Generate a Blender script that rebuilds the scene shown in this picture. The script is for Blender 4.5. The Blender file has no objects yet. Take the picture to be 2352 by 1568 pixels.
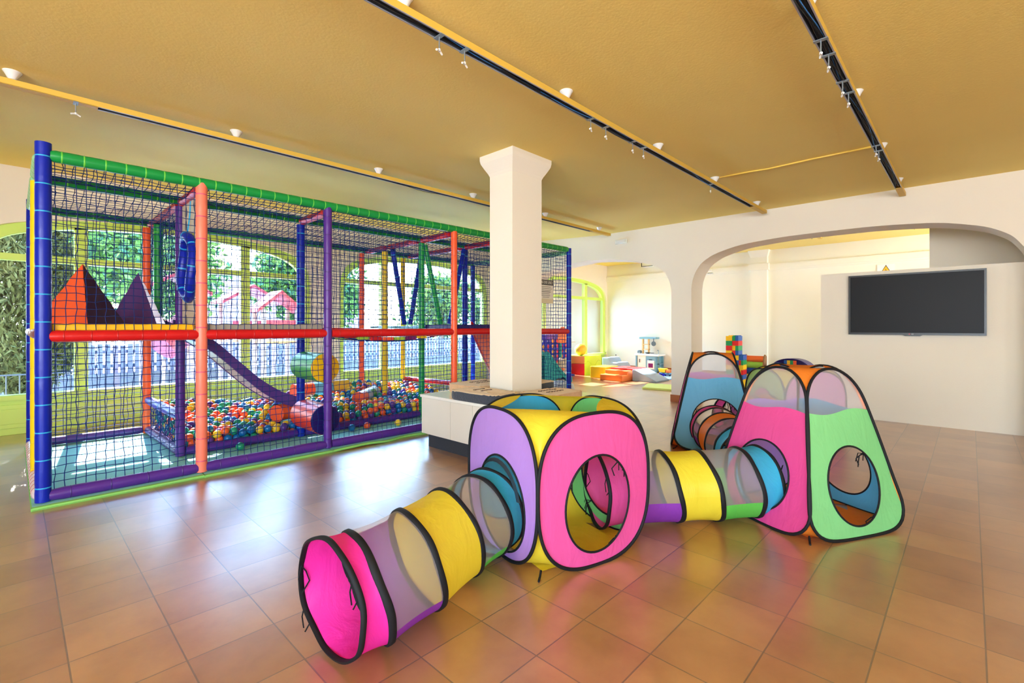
import bpy, bmesh, math, random
import numpy as np
from mathutils import Vector, Matrix
random.seed(7); rng = np.random.default_rng(7)
SC = bpy.context.scene
COL = SC.collection
PI = math.pi
H = 1.3
def lin(c):
    out = []
    for v in c:
        v /= 255.0
        out.append(v / 12.92 if v <= .04045 else ((v + .055) / 1.055) ** 2.4)
    return (out[0], out[1], out[2], 1.0)

# ------------------------------------------------------------------ materials
def newmat(name):
    m = bpy.data.materials.new(name); m.use_nodes = True
    nt = m.node_tree; nt.nodes.clear()
    return m, nt, nt.nodes.new('ShaderNodeOutputMaterial')
def N(nt, typ, **kw):
    n = nt.nodes.new(typ)
    for k, v in kw.items():
        if k.startswith('_'): setattr(n, k[1:], v)
        else: n.inputs[k.replace('__', ' ')].default_value = v
    return n
def varied(nt, rgb, scale, amt, coord='Object'):
    tc = N(nt, 'ShaderNodeTexCoord'); nz = N(nt, 'ShaderNodeTexNoise', Scale=scale, Detail=4.0)
    nt.links.new(tc.outputs[coord], nz.inputs['Vector'])
    mx = N(nt, 'ShaderNodeMix', _data_type='RGBA')
    a = lin(rgb)
    mx.inputs['A'].default_value = tuple(x * (1 - amt) for x in a[:3]) + (1,)
    mx.inputs['B'].default_value = tuple(min(1, x * (1 + amt)) for x in a[:3]) + (1,)
    nt.links.new(nz.outputs['Fac'], mx.inputs['Factor'])
    return tc, nz, mx.outputs['Result']
def plain(name, rgb, rough=.5, spec=.5, nscale=6.0, amt=.05, bump=0.0, bscale=40.0, coat=0.0, metal=0.0, sheen=0.0):
    m, nt, out = newmat(name)
    b = N(nt, 'ShaderNodeBsdfPrincipled')
    b.inputs['Roughness'].default_value = rough
    b.inputs['Specular IOR Level'].default_value = spec
    b.inputs['Metallic'].default_value = metal
    b.inputs['Coat Weight'].default_value = coat
    b.inputs['Sheen Weight'].default_value = sheen
    tc, nz, c = varied(nt, rgb, nscale, amt)
    nt.links.new(c, b.inputs['Base Color'])
    if bump:
        n2 = N(nt, 'ShaderNodeTexNoise', Scale=bscale, Detail=3.0)
        nt.links.new(tc.outputs['Object'], n2.inputs['Vector'])
        bp = N(nt, 'ShaderNodeBump', Strength=bump, Distance=.01)
        nt.links.new(n2.outputs['Fac'], bp.inputs['Height']); nt.links.new(bp.outputs['Normal'], b.inputs['Normal'])
    nt.links.new(b.outputs[0], out.inputs[0])
    return m
def fabric(name, rgb, trans=.45, sat=None):
    m, nt, out = newmat(name)
    tc, nz, c = varied(nt, rgb, 5.0, .06)
    d = N(nt, 'ShaderNodeBsdfDiffuse'); t = N(nt, 'ShaderNodeBsdfTranslucent'); g = N(nt, 'ShaderNodeBsdfGlossy', Roughness=.45)
    n2 = N(nt, 'ShaderNodeTexNoise', Scale=9.0, Detail=5.0, Distortion=1.2)
    mp = N(nt, 'ShaderNodeMapping', Scale=(1, 1, .35))
    nt.links.new(tc.outputs['Object'], mp.inputs['Vector']); nt.links.new(mp.outputs[0], n2.inputs['Vector'])
    bp = N(nt, 'ShaderNodeBump', Strength=.35, Distance=.02); nt.links.new(n2.outputs['Fac'], bp.inputs['Height'])
    for s in (d, t, g): nt.links.new(bp.outputs['Normal'], s.inputs['Normal'])
    nt.links.new(c, d.inputs['Color']); nt.links.new(c, t.inputs['Color'])
    mx = N(nt, 'ShaderNodeMixShader', Fac=trans); nt.links.new(d.outputs[0], mx.inputs[1]); nt.links.new(t.outputs[0], mx.inputs[2])
    m2 = N(nt, 'ShaderNodeMixShader', Fac=.04); nt.links.new(mx.outputs[0], m2.inputs[1]); nt.links.new(g.outputs[0], m2.inputs[2])
    nt.links.new(m2.outputs[0], out.inputs[0])
    return m
def gauze(name, rgb, opac=.42):
    m, nt, out = newmat(name)
    tc, nz, c = varied(nt, rgb, 3.0, .05)
    d = N(nt, 'ShaderNodeBsdfDiffuse'); tl = N(nt, 'ShaderNodeBsdfTranslucent'); t = N(nt, 'ShaderNodeBsdfTransparent')
    nt.links.new(c, d.inputs['Color']); nt.links.new(c, tl.inputs['Color'])
    a = N(nt, 'ShaderNodeMixShader', Fac=.5); nt.links.new(d.outputs[0], a.inputs[1]); nt.links.new(tl.outputs[0], a.inputs[2])
    mx = N(nt, 'ShaderNodeMixShader', Fac=opac); nt.links.new(t.outputs[0], mx.inputs[1]); nt.links.new(a.outputs[0], mx.inputs[2])
    nt.links.new(mx.outputs[0], out.inputs[0])
    return m
def glass(name, rgb=(250, 255, 255)):
    m, nt, out = newmat(name)
    t = N(nt, 'ShaderNodeBsdfTransparent', Color=lin(rgb)); g = N(nt, 'ShaderNodeBsdfGlossy', Roughness=.02)
    fr = N(nt, 'ShaderNodeFresnel', IOR=1.35); mx = N(nt, 'ShaderNodeMixShader')
    nt.links.new(fr.outputs[0], mx.inputs[0]); nt.links.new(t.outputs[0], mx.inputs[1]); nt.links.new(g.outputs[0], mx.inputs[2])
    nt.links.new(mx.outputs[0], out.inputs[0])
    return m
def leafy(name, rgb, amt=.45, trans=.4, scale=3.0):
    m, nt, out = newmat(name)
    tc, nz, c = varied(nt, rgb, scale, amt)
    d = N(nt, 'ShaderNodeBsdfDiffuse'); t = N(nt, 'ShaderNodeBsdfTranslucent')
    nt.links.new(c, d.inputs['Color']); nt.links.new(c, t.inputs['Color'])
    mx = N(nt, 'ShaderNodeMixShader', Fac=trans); nt.links.new(d.outputs[0], mx.inputs[1]); nt.links.new(t.outputs[0], mx.inputs[2])
    nt.links.new(mx.outputs[0], out.inputs[0])
    return m
def tile_floor():
    T = .3202
    m, nt, out = newmat('terracotta_tile')
    b = N(nt, 'ShaderNodeBsdfPrincipled')
    tc = N(nt, 'ShaderNodeTexCoord')
    mp = N(nt, 'ShaderNodeMapping'); mp.inputs['Location'].default_value = (-.150 / T + 40, -4.119 / T + 40, 0)
    mp.inputs['Scale'].default_value = (1 / T, 1 / T, 1)
    nt.links.new(tc.outputs['Object'], mp.inputs['Vector'])
    br = N(nt, 'ShaderNodeTexBrick', _offset=0.0, _squash=1.0)
    br.inputs['Scale'].default_value = 1.0; br.inputs['Brick Width'].default_value = 1.0; br.inputs['Row Height'].default_value = 1.0
    br.inputs['Mortar Size'].default_value = .0095; br.inputs['Mortar Smooth'].default_value = .2; br.inputs['Bias'].default_value = 0.0
    br.inputs['Color1'].default_value = lin((166, 116, 76)); br.inputs['Color2'].default_value = lin((194, 144, 94)); br.inputs['Mortar'].default_value = lin((128, 102, 80))
    nt.links.new(mp.outputs[0], br.inputs['Vector'])
    nz = N(nt, 'ShaderNodeTexNoise', Scale=6.5, Detail=5.0, Roughness=.6); nt.links.new(tc.outputs['Object'], nz.inputs['Vector'])
    rmp = N(nt, 'ShaderNodeMix', _data_type='RGBA'); rmp.inputs['A'].default_value = (.62, .50, .42, 1); rmp.inputs['B'].default_value = (1, 1, 1, 1)
    nz.inputs['Scale'].default_value = 3.2; nz.inputs['Detail'].default_value = 8.0
    mr0 = N(nt, 'ShaderNodeMapRange', _interpolation_type='SMOOTHSTEP'); mr0.inputs['From Min'].default_value = .1; mr0.inputs['From Max'].default_value = .75
    nt.links.new(nz.outputs['Fac'], mr0.inputs['Value']); nt.links.new(mr0.outputs[0], rmp.inputs['Factor'])
    mul = N(nt, 'ShaderNodeMix', _data_type='RGBA', _blend_type='MULTIPLY'); mul.inputs['Factor'].default_value = 1
    nt.links.new(br.outputs['Color'], mul.inputs['A']); nt.links.new(rmp.outputs['Result'], mul.inputs['B'])
    nt.links.new(mul.outputs['Result'], b.inputs['Base Color'])
    b.inputs['Roughness'].default_value = .2; b.inputs['Specular IOR Level'].default_value = 1.0; b.inputs['Coat Weight'].default_value = 1.0; b.inputs['Coat Roughness'].default_value = .29
    n3 = N(nt, 'ShaderNodeTexNoise', Scale=2.5, Detail=2.0); nt.links.new(tc.outputs['Object'], n3.inputs['Vector'])
    mr = N(nt, 'ShaderNodeMapRange'); mr.inputs['To Min'].default_value = .3; mr.inputs['To Max'].default_value = .38
    nt.links.new(n3.outputs['Fac'], mr.inputs['Value']); nt.links.new(mr.outputs[0], b.inputs['Roughness'])
    inv = N(nt, 'ShaderNodeMath', _operation='MULTIPLY_ADD'); inv.inputs[1].default_value = -1.0; inv.inputs[2].default_value = 1.0
    nt.links.new(br.outputs['Fac'], inv.inputs[0])
    ad = N(nt, 'ShaderNodeMath', _operation='MULTIPLY_ADD'); ad.inputs[1].default_value = .0
    nt.links.new(n3.outputs['Fac'], ad.inputs[0]); nt.links.new(inv.outputs[0], ad.inputs[2])
    bp = N(nt, 'ShaderNodeBump', Strength=.6, Distance=.005); nt.links.new(ad.outputs[0], bp.inputs['Height'])
    nt.links.new(bp.outputs['Normal'], b.inputs['Normal'])
    nt.links.new(b.outputs[0], out.inputs[0])
    return m

M = {}
M['tile'] = tile_floor()
M['ceil'] = plain('yellow_ceiling_paint', (243, 216, 126), .75, .3, 1.2, .04, .12, 55)
M['wall'] = plain('cream_wall_paint', (236, 226, 210), .8, .3, 1.2, .03, .12, 70)
M['wall_far'] = plain('pale_yellow_wall_paint', (238, 231, 214), .8, .3, 1.0, .03, .1, 60)
M['lime'] = plain('lime_green_frame_paint', (206, 234, 108), .35, .5, 2, .04)
M['glass'] = glass('window_glass')
M['skirt'] = plain('terracotta_skirting', (186, 112, 70), .35)
VIN = dict(rough=.34, spec=.36, nscale=8, amt=.06, bump=.25, bscale=14)
for k, c in dict(blue=(4, 34, 168), red=(205, 24, 28), green=(20, 146, 66), purple=(84, 42, 136), orange=(250, 96, 52), salmon=(250, 128, 104),
                 yellow=(250, 208, 24), navy=(38, 24, 98), lightgreen=(72, 190, 88), deckyellow=(244, 186, 24), deckgrey=(156, 148, 138), sky=(112, 182, 214),
                 limev=(170, 206, 60), plum=(122, 32, 98), paleorange=(250, 170, 84), darkplum=(58, 32, 66), mauve=(90, 58, 130), beige=(214, 198, 170),
                 teal=(58, 172, 164), greyv=(176, 184, 188), bluegrey=(158, 178, 204), grassv=(194, 226, 60), rollred=(236, 58, 30), rollgreen=(44, 160, 60), redv=(226, 44, 48), orangev=(250, 136, 70),
                 yellowv=(246, 222, 52), yelloworange=(250, 190, 66), white=(238, 238, 236), palegreen=(150, 214, 168), maroon=(120, 60, 62), pinkpad=(232, 206, 204)).items():
    M[k] = plain(k + '_vinyl', c, **VIN)
for k, c in dict(tie_cyan=(40, 170, 226), tie_lime=(110, 206, 70), tie_pink=(222, 84, 124), tie_red=(190, 20, 26), tie_purple=(70, 34, 116), tie_orange=(244, 84, 52), tie_yellow=(236, 200, 40)).items():
    M[k] = plain(k, c, .4)
M['net'] = plain('net_cord', (20, 46, 112), .8, .2)
M['mat_teal'] = plain('teal_foam_mat', (142, 214, 206), .75, .3, 10, .05, .6, 120)
M['mat_green'] = plain('green_foam_edge', (140, 206, 104), .7, .3, 8, .05)
BALLC = dict(purple=(98, 58, 142), orange=(246, 98, 48), yellow=(250, 200, 44), green=(34, 152, 112), blue=(20, 110, 172))
for k, c in BALLC.items(): M['ball_' + k] = plain('ball_' + k, c, .28, .5, 3, .03)
FAB = dict(f_pink=(255, 96, 176), f_hot=(255, 52, 178), f_purple=(192, 146, 234), f_violet=(150, 66, 190), f_yellow=(250, 226, 62), f_cyan=(66, 184, 232),
           f_green=(128, 226, 130), f_grass=(104, 214, 90), f_orange=(255, 140, 48), f_pyrblue=(86, 176, 224), f_pyrpink=(255, 82, 164), f_pyrgreen=(142, 226, 146),
           f_backgreen=(170, 206, 110), f_lilac=(226, 140, 220))
for k, c in FAB.items(): M[k] = fabric(k, c, .32)
M['gauze'] = gauze('white_gauze', (242, 240, 246), .3)
M['black'] = plain('black_binding_tape', (18, 18, 22), .7, .3)
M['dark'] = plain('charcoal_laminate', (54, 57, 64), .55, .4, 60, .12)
M['cab'] = plain('cream_cabinet_laminate', (226, 216, 202), .5, .4, 4, .03)
M['top'] = plain('pale_bench_top', (242, 236, 226), .2, .6, 5, .04)
M['edge'] = plain('bench_top_edge', (206, 180, 148), .5)
M['joint'] = plain('joint_shadow_gap', (120, 108, 96), .8)
M['cush_tan'] = plain('tan_corduroy', (226, 196, 158), .9, .2, 14, .1, .7, 60, sheen=.3)
M['cush_side'] = plain('tan_cushion_side', (218, 174, 132), .9, .2, 20, .12, .7, 60, sheen=.3)
M['cush_navy'] = plain('slate_cushion_side', (64, 70, 82), .9, .2, 30, .15, .7, 80, sheen=.3)
M['print'] = plain('brown_cushion_print', (92, 70, 58), .9)
M['tvframe'] = plain('black_tv_bezel', (34, 35, 38), .35, .5)
M['tvscreen'] = plain('black_tv_screen', (30, 31, 35), .42, .15, 2, .03)
M['logo_red'] = plain('logo_red', (190, 60, 80), .5)
M['logo_white'] = plain('logo_white', (220, 220, 220), .5)
M['rail_y'] = plain('yellow_rail_paint', (222, 180, 74), .5, .4)
M['rail_in'] = plain('rail_channel_grey', (66, 70, 78), .5, .4)
M['rail_lip'] = plain('rail_lip_aluminium', (168, 168, 178), .4, .5, metal=.3)
M['cable'] = plain('black_cable', (30, 28, 28), .6)
M['cable_b'] = plain('blue_cable', (46, 112, 178), .6)
M['steel'] = plain('zinc_bracket', (150, 160, 168), .35, .5, metal=.6)
M['ceramic'] = plain('white_ceramic', (232, 230, 228), .25, .6)
M['wplastic'] = plain('white_plastic', (236, 234, 228), .4)
M['conduit'] = plain('yellow_conduit', (244, 206, 92), .4)
M['wood'] = plain('brown_wood', (160, 112, 70), .5, .4, 30, .15)
M['signink'] = plain('sign_ink', (70, 66, 66), .7)
M['signpaper'] = plain('sign_board', (232, 224, 210), .6)
M['signcream'] = plain('sign_board_footer', (222, 208, 176), .6)
M['signdark'] = plain('sign_board_heading', (88, 80, 76), .6)
M['warn'] = plain('warning_yellow', (250, 180, 30), .5)
M['inkblack'] = plain('warning_black', (20, 20, 20), .6)
BR = dict(yellow=(250, 194, 30), green=(30, 150, 84), red=(222, 36, 38), blue=(36, 92, 166))
for k, c in BR.items(): M['brick_' + k] = plain('brick_' + k, c, .35)
SL = dict(orange=(250, 120, 60), lime=(160, 204, 80), blue=(40, 72, 142), yellow=(232, 206, 70), red=(206, 30, 36))
for k, c in SL.items(): M['sling_' + k] = plain('sling_' + k, c, .85, .2, 9, .06, .4, 30)
M['kit_blue'] = plain('kitchen_blue_plastic', (122, 168, 184), .45)
M['kit_white'] = plain('kitchen_white_plastic', (242, 240, 232), .4)
M['kit_tan'] = plain('kitchen_tan_plastic', (232, 184, 122), .5)
M['pan'] = plain('grey_pan', (84, 94, 98), .4)
M['c4'] = plain('game_frame_blue', (18, 44, 190), .35)
M['c4r'] = plain('game_disc_red', (246, 70, 70), .4)
M['c4y'] = plain('game_disc_yellow', (252, 190, 40), .4)
M['rug'] = plain('blue_play_rug', (128, 172, 214), .9, .2, 3, .25)
M['yoga'] = plain('lime_exercise_mat', (222, 230, 120), .7)
M['beanbag'] = plain('blue_bean_bag', (28, 66, 140), .9, .2, 12, .1)
M['paving'] = plain('pale_paving', (232, 230, 226), .8, .3, 1, .08)
M['lawn'] = plain('outdoor_lawn', (150, 168, 96), .9, .2, 4, .2)
M['stone'] = plain('stone_wall', (92, 88, 84), .9, .2, 5, .3, .8, 8)
M['fence'] = plain('weathered_picket', (92, 90, 98), .8, .2, 4, .15)
M['iron'] = plain('black_iron', (50, 50, 54), .6)
M['roofred'] = plain('red_playhouse_roof', (170, 24, 34), .5)
M['playred'] = plain('red_play_panel', (176, 30, 44), .5)
M['playpost'] = plain('play_post', (150, 126, 122), .6)
M['house'] = plain('outdoor_render_wall', (160, 134, 124), .9)
M['outwhite'] = plain('outdoor_white_panel', (236, 238, 240), .6)
M['bark'] = plain('tree_bark', (104, 84, 66), .9)
M['leaf'] = leafy('leaf_green', (76, 104, 46)); M['leaf2'] = leafy('leaf_light', (104, 130, 62)); M['leaf3'] = leafy('leaf_blue', (70, 100, 70))
M['cyp'] = leafy('cypress_needles', (78, 78, 46), .6, .15, 6.0)

# ------------------------------------------------------------------ mesh helpers
ORG = {}
def V(*a): return np.array(a, float)
def basis(d):
    d = d / np.linalg.norm(d)
    a = V(0, 0, 1) if abs(d[2]) < .9 else V(1, 0, 0)
    u = np.cross(a, d); u /= np.linalg.norm(u)
    return u, np.cross(d, u), d
class MB:
    def __init__(s): s.v = []; s.f = []; s.m = []; s.n = 0
    def add(s, vs, fs, mi=0):
        s.v.extend([tuple(p) for p in vs]); s.f.extend([tuple(i + s.n for i in f) for f in fs]); s.m.extend([mi] * len(fs)); s.n += len(vs); return s
    def box(s, lo, hi, mi=0, rot=0, piv=None):
        x0, y0, z0 = lo; x1, y1, z1 = hi
        vs = [(x0,y0,z0),(x1,y0,z0),(x1,y1,z0),(x0,y1,z0),(x0,y0,z1),(x1,y0,z1),(x1,y1,z1),(x0,y1,z1)]
        if rot:
            p = piv or ((x0+x1)/2, (y0+y1)/2); c, n = math.cos(rot), math.sin(rot)
            vs = [(p[0]+(x-p[0])*c-(y-p[1])*n, p[1]+(x-p[0])*n+(y-p[1])*c, z) for x, y, z in vs]
        return s.add(vs, [(0,3,2,1),(4,5,6,7),(0,1,5,4),(1,2,6,5),(2,3,7,6),(3,0,4,7)], mi)
    def tube(s, p0, p1, r, n=12, mi=0, caps=True, r1=None, rc=0.0):
        p0 = np.array(p0, float); p1 = np.array(p1, float); u, w, d = basis(p1 - p0); L = np.linalg.norm(p1 - p0)
        st = [(0, r), (L, r1 if r1 is not None else r)]
        if rc: st = [(0, r*.6), (rc*.35, r*.9), (rc, r), (L-rc, r), (L-rc*.35, r*.9), (L, r*.6)]
        vs = []
        for t, rr in st:
            for k in range(n):
                a = 2*PI*k/n; vs.append(p0 + d*t + rr*(math.cos(a)*u + math.sin(a)*w))
        fs = [(i*n+k, i*n+(k+1) % n, (i+1)*n+(k+1) % n, (i+1)*n+k) for i in range(len(st)-1) for k in range(n)]
        if caps: fs += [tuple(range(n))[::-1], tuple(range((len(st)-1)*n, len(st)*n))]
        return s.add(vs, fs, mi)
    def path(s, pts, r, n=6, mi=0, closed=False):
        pts = [np.array(p, float) for p in pts]; m = len(pts); vs = []
        prev = None
        for i in range(m):
            a = pts[(i-1) % m] if (closed or i > 0) else pts[i]; b = pts[(i+1) % m] if (closed or i < m-1) else pts[i]
            d = b - a; d = d / (np.linalg.norm(d) + 1e-9)
            if prev is None: u, w, _ = basis(d)
            else:
                u = prev - d*np.dot(prev, d); u /= (np.linalg.norm(u) + 1e-9); w = np.cross(d, u)
            prev = u
            rr = r[i] if isinstance(r, (list, tuple)) else r
            for k in range(n):
                t = 2*PI*k/n; vs.append(pts[i] + rr*(math.cos(t)*u + math.sin(t)*w))
        fs = []
        for i in range(m if closed else m-1):
            j = (i+1) % m
            fs += [(i*n+k, i*n+(k+1) % n, j*n+(k+1) % n, j*n+k) for k in range(n)]
        if not closed: fs += [tuple(range(n))[::-1], tuple(range((m-1)*n, m*n))]
        return s.add(vs, fs, mi)
    def lathe(s, prof, c=(0,0,0), n=24, mi=0):
        vs = []
        for r, z in prof:
            for k in range(n):
                a = 2*PI*k/n; vs.append((c[0]+r*math.cos(a), c[1]+r*math.sin(a), c[2]+z))
        m = len(prof)
        fs = [(i*n+k, i*n+(k+1) % n, (i+1)*n+(k+1) % n, (i+1)*n+k) for i in range(m-1) for k in range(n)]
        fs += [tuple(range(n))[::-1], tuple(range((m-1)*n, m*n))]
        return s.add(vs, fs, mi)
    def prism(s, outline, ax, a0, a1, mi=0):
        # outline: 2-D polygon; ax 0 -> (y,z) extruded in x, 1 -> (x,z) in y, 2 -> (x,y) in z
        def P(p, a): return (a, p[0], p[1]) if ax == 0 else (p[0], a, p[1]) if ax == 1 else (p[0], p[1], a)
        n = len(outline); vs = [P(p, a0) for p in outline] + [P(p, a1) for p in outline]
        fs = [tuple(range(n))[::-1], tuple(range(n, 2*n))] + [(i, (i+1) % n, n+(i+1) % n, n+i) for i in range(n)]
        return s.add(vs, fs, mi)
    def grid(s, P, mi=0, cu=False):
        nu = len(P); nv = len(P[0]); vs = [P[i][j] for i in range(nu) for j in range(nv)]
        fs = [(i*nv+j, ((i+1) % nu)*nv+j, ((i+1) % nu)*nv+j+1, i*nv+j+1) for i in range(nu if cu else nu-1) for j in range(nv-1)]
        return s.add(vs, fs, mi)
    def ball(s, c, r, mi=0, nu=12, nv=7, sc=(1,1,1)):
        P = [[(c[0]+r*sc[0]*math.sin(PI*j/nv)*math.cos(2*PI*i/nu), c[1]+r*sc[1]*math.sin(PI*j/nv)*math.sin(2*PI*i/nu), c[2]-r*sc[2]*math.cos(PI*j/nv)) for j in range(nv+1)] for i in range(nu)]
        return s.grid(P, mi, True)
    def mesh(s, name, mats, off=(0,0,0), smooth=False):
        me = bpy.data.meshes.new(name)
        off = np.array(off)
        me.from_pydata([tuple(np.array(p) - off) for p in s.v] if any(off) else s.v, [], s.f)
        for mt in mats: me.materials.append(mt)
        me.polygons.foreach_set('material_index', s.m)
        if smooth: me.polygons.foreach_set('use_smooth', [True] * len(me.polygons))
        me.update()
        return me
    def build(s, name, mats, parent=None, smooth=False, org=None, bevel=0, recalc=False):
        if not isinstance(mats, (list, tuple)): mats = [mats]
        off = ORG[parent.name] if parent else (np.array(org, float) if org is not None else V(0,0,0))
        me = s.mesh(name, mats, off, smooth)
        if recalc:
            bm = bmesh.new(); bm.from_mesh(me); bmesh.ops.remove_doubles(bm, verts=bm.verts, dist=1e-5); bmesh.ops.recalc_face_normals(bm, faces=bm.faces); bm.to_mesh(me); bm.free()
        o = bpy.data.objects.new(name, me); COL.objects.link(o)
        if parent: o.parent = parent
        else: o.location = tuple(off)
        ORG[o.name] = off
        if bevel:
            b = o.modifiers.new('bevel', 'BEVEL'); b.width = bevel; b.segments = 2; b.limit_method = 'ANGLE'; b.angle_limit = math.radians(40)
        if smooth:
            w = o.modifiers.new('wn', 'WEIGHTED_NORMAL') if bevel else None
        return o
def tag(o, label, cat, group=None, kind=None):
    o['label'] = label; o['category'] = cat
    if group: o['group'] = group
    if kind: o['kind'] = kind
    return o
def thing(name, label, cat, loc, group=None):
    o = bpy.data.objects.new(name, None); COL.objects.link(o); o.location = loc; o.empty_display_size = .1
    ORG[o.name] = np.array(loc, float)
    return tag(o, label, cat, group)
def struct(name, mb, mats, label, cat, **kw):
    o = mb.build(name, mats, **kw); tag(o, label, cat, kind='structure'); return o
def place(name, me, loc, label, cat, group=None, rot=(0,0,0), scale=None):
    o = bpy.data.objects.new(name, me); COL.objects.link(o); o.location = loc; o.rotation_euler = rot
    if scale: o.scale = scale
    ORG[o.name] = np.array(loc, float)
    return tag(o, label, cat, group)
def smoothangle(o, deg=35):
    o.data.polygons.foreach_set('use_smooth', [True]*len(o.data.polygons)); o.data.set_sharp_from_angle(angle=math.radians(deg)); return o
def text(name, body, size, mat, parent, mtx, extrude=.0006, align='CENTER'):
    cu = bpy.data.curves.new(name, 'FONT'); cu.body = body; cu.size = size; cu.extrude = extrude; cu.align_x = align; cu.align_y = 'CENTER'
    cu.materials.append(mat)
    tmp = bpy.data.objects.new(name, cu); COL.objects.link(tmp); dg = bpy.context.evaluated_depsgraph_get()
    me = bpy.data.meshes.new_from_object(tmp.evaluated_get(dg)); me.name = name; bpy.data.objects.remove(tmp); bpy.data.curves.remove(cu)
    o = bpy.data.objects.new(name, me); COL.objects.link(o); o.parent = parent
    if not me.materials: me.materials.append(mat)
    m = mtx.copy(); m.translation = m.translation - Vector(ORG[parent.name]); o.matrix_local = m
    ORG[o.name] = ORG[parent.name]
    return o
# ------------------------------------------------------------------ camera model used for measuring
CF, CY, CT = 1099.47, 748.65, 0.763996349
CC, CS = math.cos(CT), math.sin(CT)
def ray(u, v):
    r = (u - 1176) / CF; return V(CC + r*CS, CS - r*CC, (CY - v) / CF)
def atz(u, v, z=0.0): d = ray(u, v); return d*((z-H)/d[2]) + V(0,0,H)
def aty(u, v, Y): d = ray(u, v); return d*(Y/d[1]) + V(0,0,H)
def atx(u, v, X): d = ray(u, v); return d*(X/d[0]) + V(0,0,H)

# ------------------------------------------------------------------ the setting
XW, XB, YW, XF = 7.88, 8.33, 8.2, 12.85
CZ, CZ2, FZ = 3.06, 3.2, 3.17
struct('floor', MB().box((-4.6, -5.2, -.12), (13.0, 8.5, 0)), M['tile'], 'terracotta square tile floor', 'floor')
mb = MB()
mb.prism([(-5.2, CZ), (5.2, CZ), (8.5, CZ2 + .014), (8.5, 3.5), (-5.2, 3.5)], 0, -4.6, XB - .02)
struct('ceiling', mb, M['ceil'], 'yellow painted plaster ceiling of the main room', 'ceiling', recalc=True)
struct('ceiling.001', MB().box((XB - .02, -3.2, FZ), (13.0, 8.5, 3.5)), M['ceil'], 'yellow ceiling of the far room beyond the arches', 'ceiling')
# arched wall between the rooms
BIG = [(0, 2.624), (.55, 2.621), (1.17, 2.576), (1.578, 2.467), (1.78, 2.342), (1.88, 2.19), (1.925, 2.06), (1.942, 1.93)]
SML = [(0, 2.60), (.58, 2.561), (1.13, 2.469), (1.47, 2.337), (1.62, 2.2), (1.68, 2.08), (1.715, 1.92)]
def arch_pts(tab, c, sub=5):
    us = []; zs = []
    T = np.array(tab); u = []; 
    for i in range(len(tab)-1):
        for k in range(sub): u.append((T[i] + (T[i+1]-T[i])*k/sub))
    u.append(T[-1]); u = np.array(u)
    for it in range(3): u[1:-1] = (u[:-2] + 2*u[1:-1] + u[2:])/4
    pos = [(c+a, z) for a, z in u]; neg = [(c-a, z) for a, z in u[1:]]
    return neg[::-1] + pos
def arch_wall(mb, a0, a1, ztop, ops, ax, t0, t1):
    """wall along one axis from a0 to a1 with arched openings (list of point lists); ax 0: wall runs in y, faces x"""
    cur = a0
    for pts in ops:
        mb.prism([(cur, 0), (pts[0][0], 0), (pts[0][0], ztop), (cur, ztop)], ax, t0, t1)
        for p, q in zip(pts[:-1], pts[1:]):
            mb.prism([p, q, (q[0], ztop), (p[0], ztop)], ax, t0, t1)
        cur = pts[-1][0]
    mb.prism([(cur, 0), (a1, 0), (a1, ztop), (cur, ztop)], ax, t0, t1)
    return mb
def clean(o):
    """drop the inner faces between neighbouring prisms"""
    bm = bmesh.new(); bm.from_mesh(o.data); bmesh.ops.remove_doubles(bm, verts=bm.verts, dist=1e-5)
    seen = {}
    for f in bm.faces: seen.setdefault(frozenset(v.index for v in f.verts), []).append(f)
    bad = [f for k in seen.values() if len(k) > 1 for f in k]
    bmesh.ops.delete(bm, geom=bad, context='FACES_ONLY'); bmesh.ops.recalc_face_normals(bm, faces=bm.faces)
    bm.to_mesh(o.data); bm.free(); return o
bigc, smlc = 1.441, 5.45
clean(struct('wall_arch', arch_wall(MB(), -5.2, 8.5, 3.45, [arch_pts(BIG, bigc), arch_pts(SML, smlc)], 0, XW, XB), M['wall'], 'cream wall with two wide arched openings', 'wall'))
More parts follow.
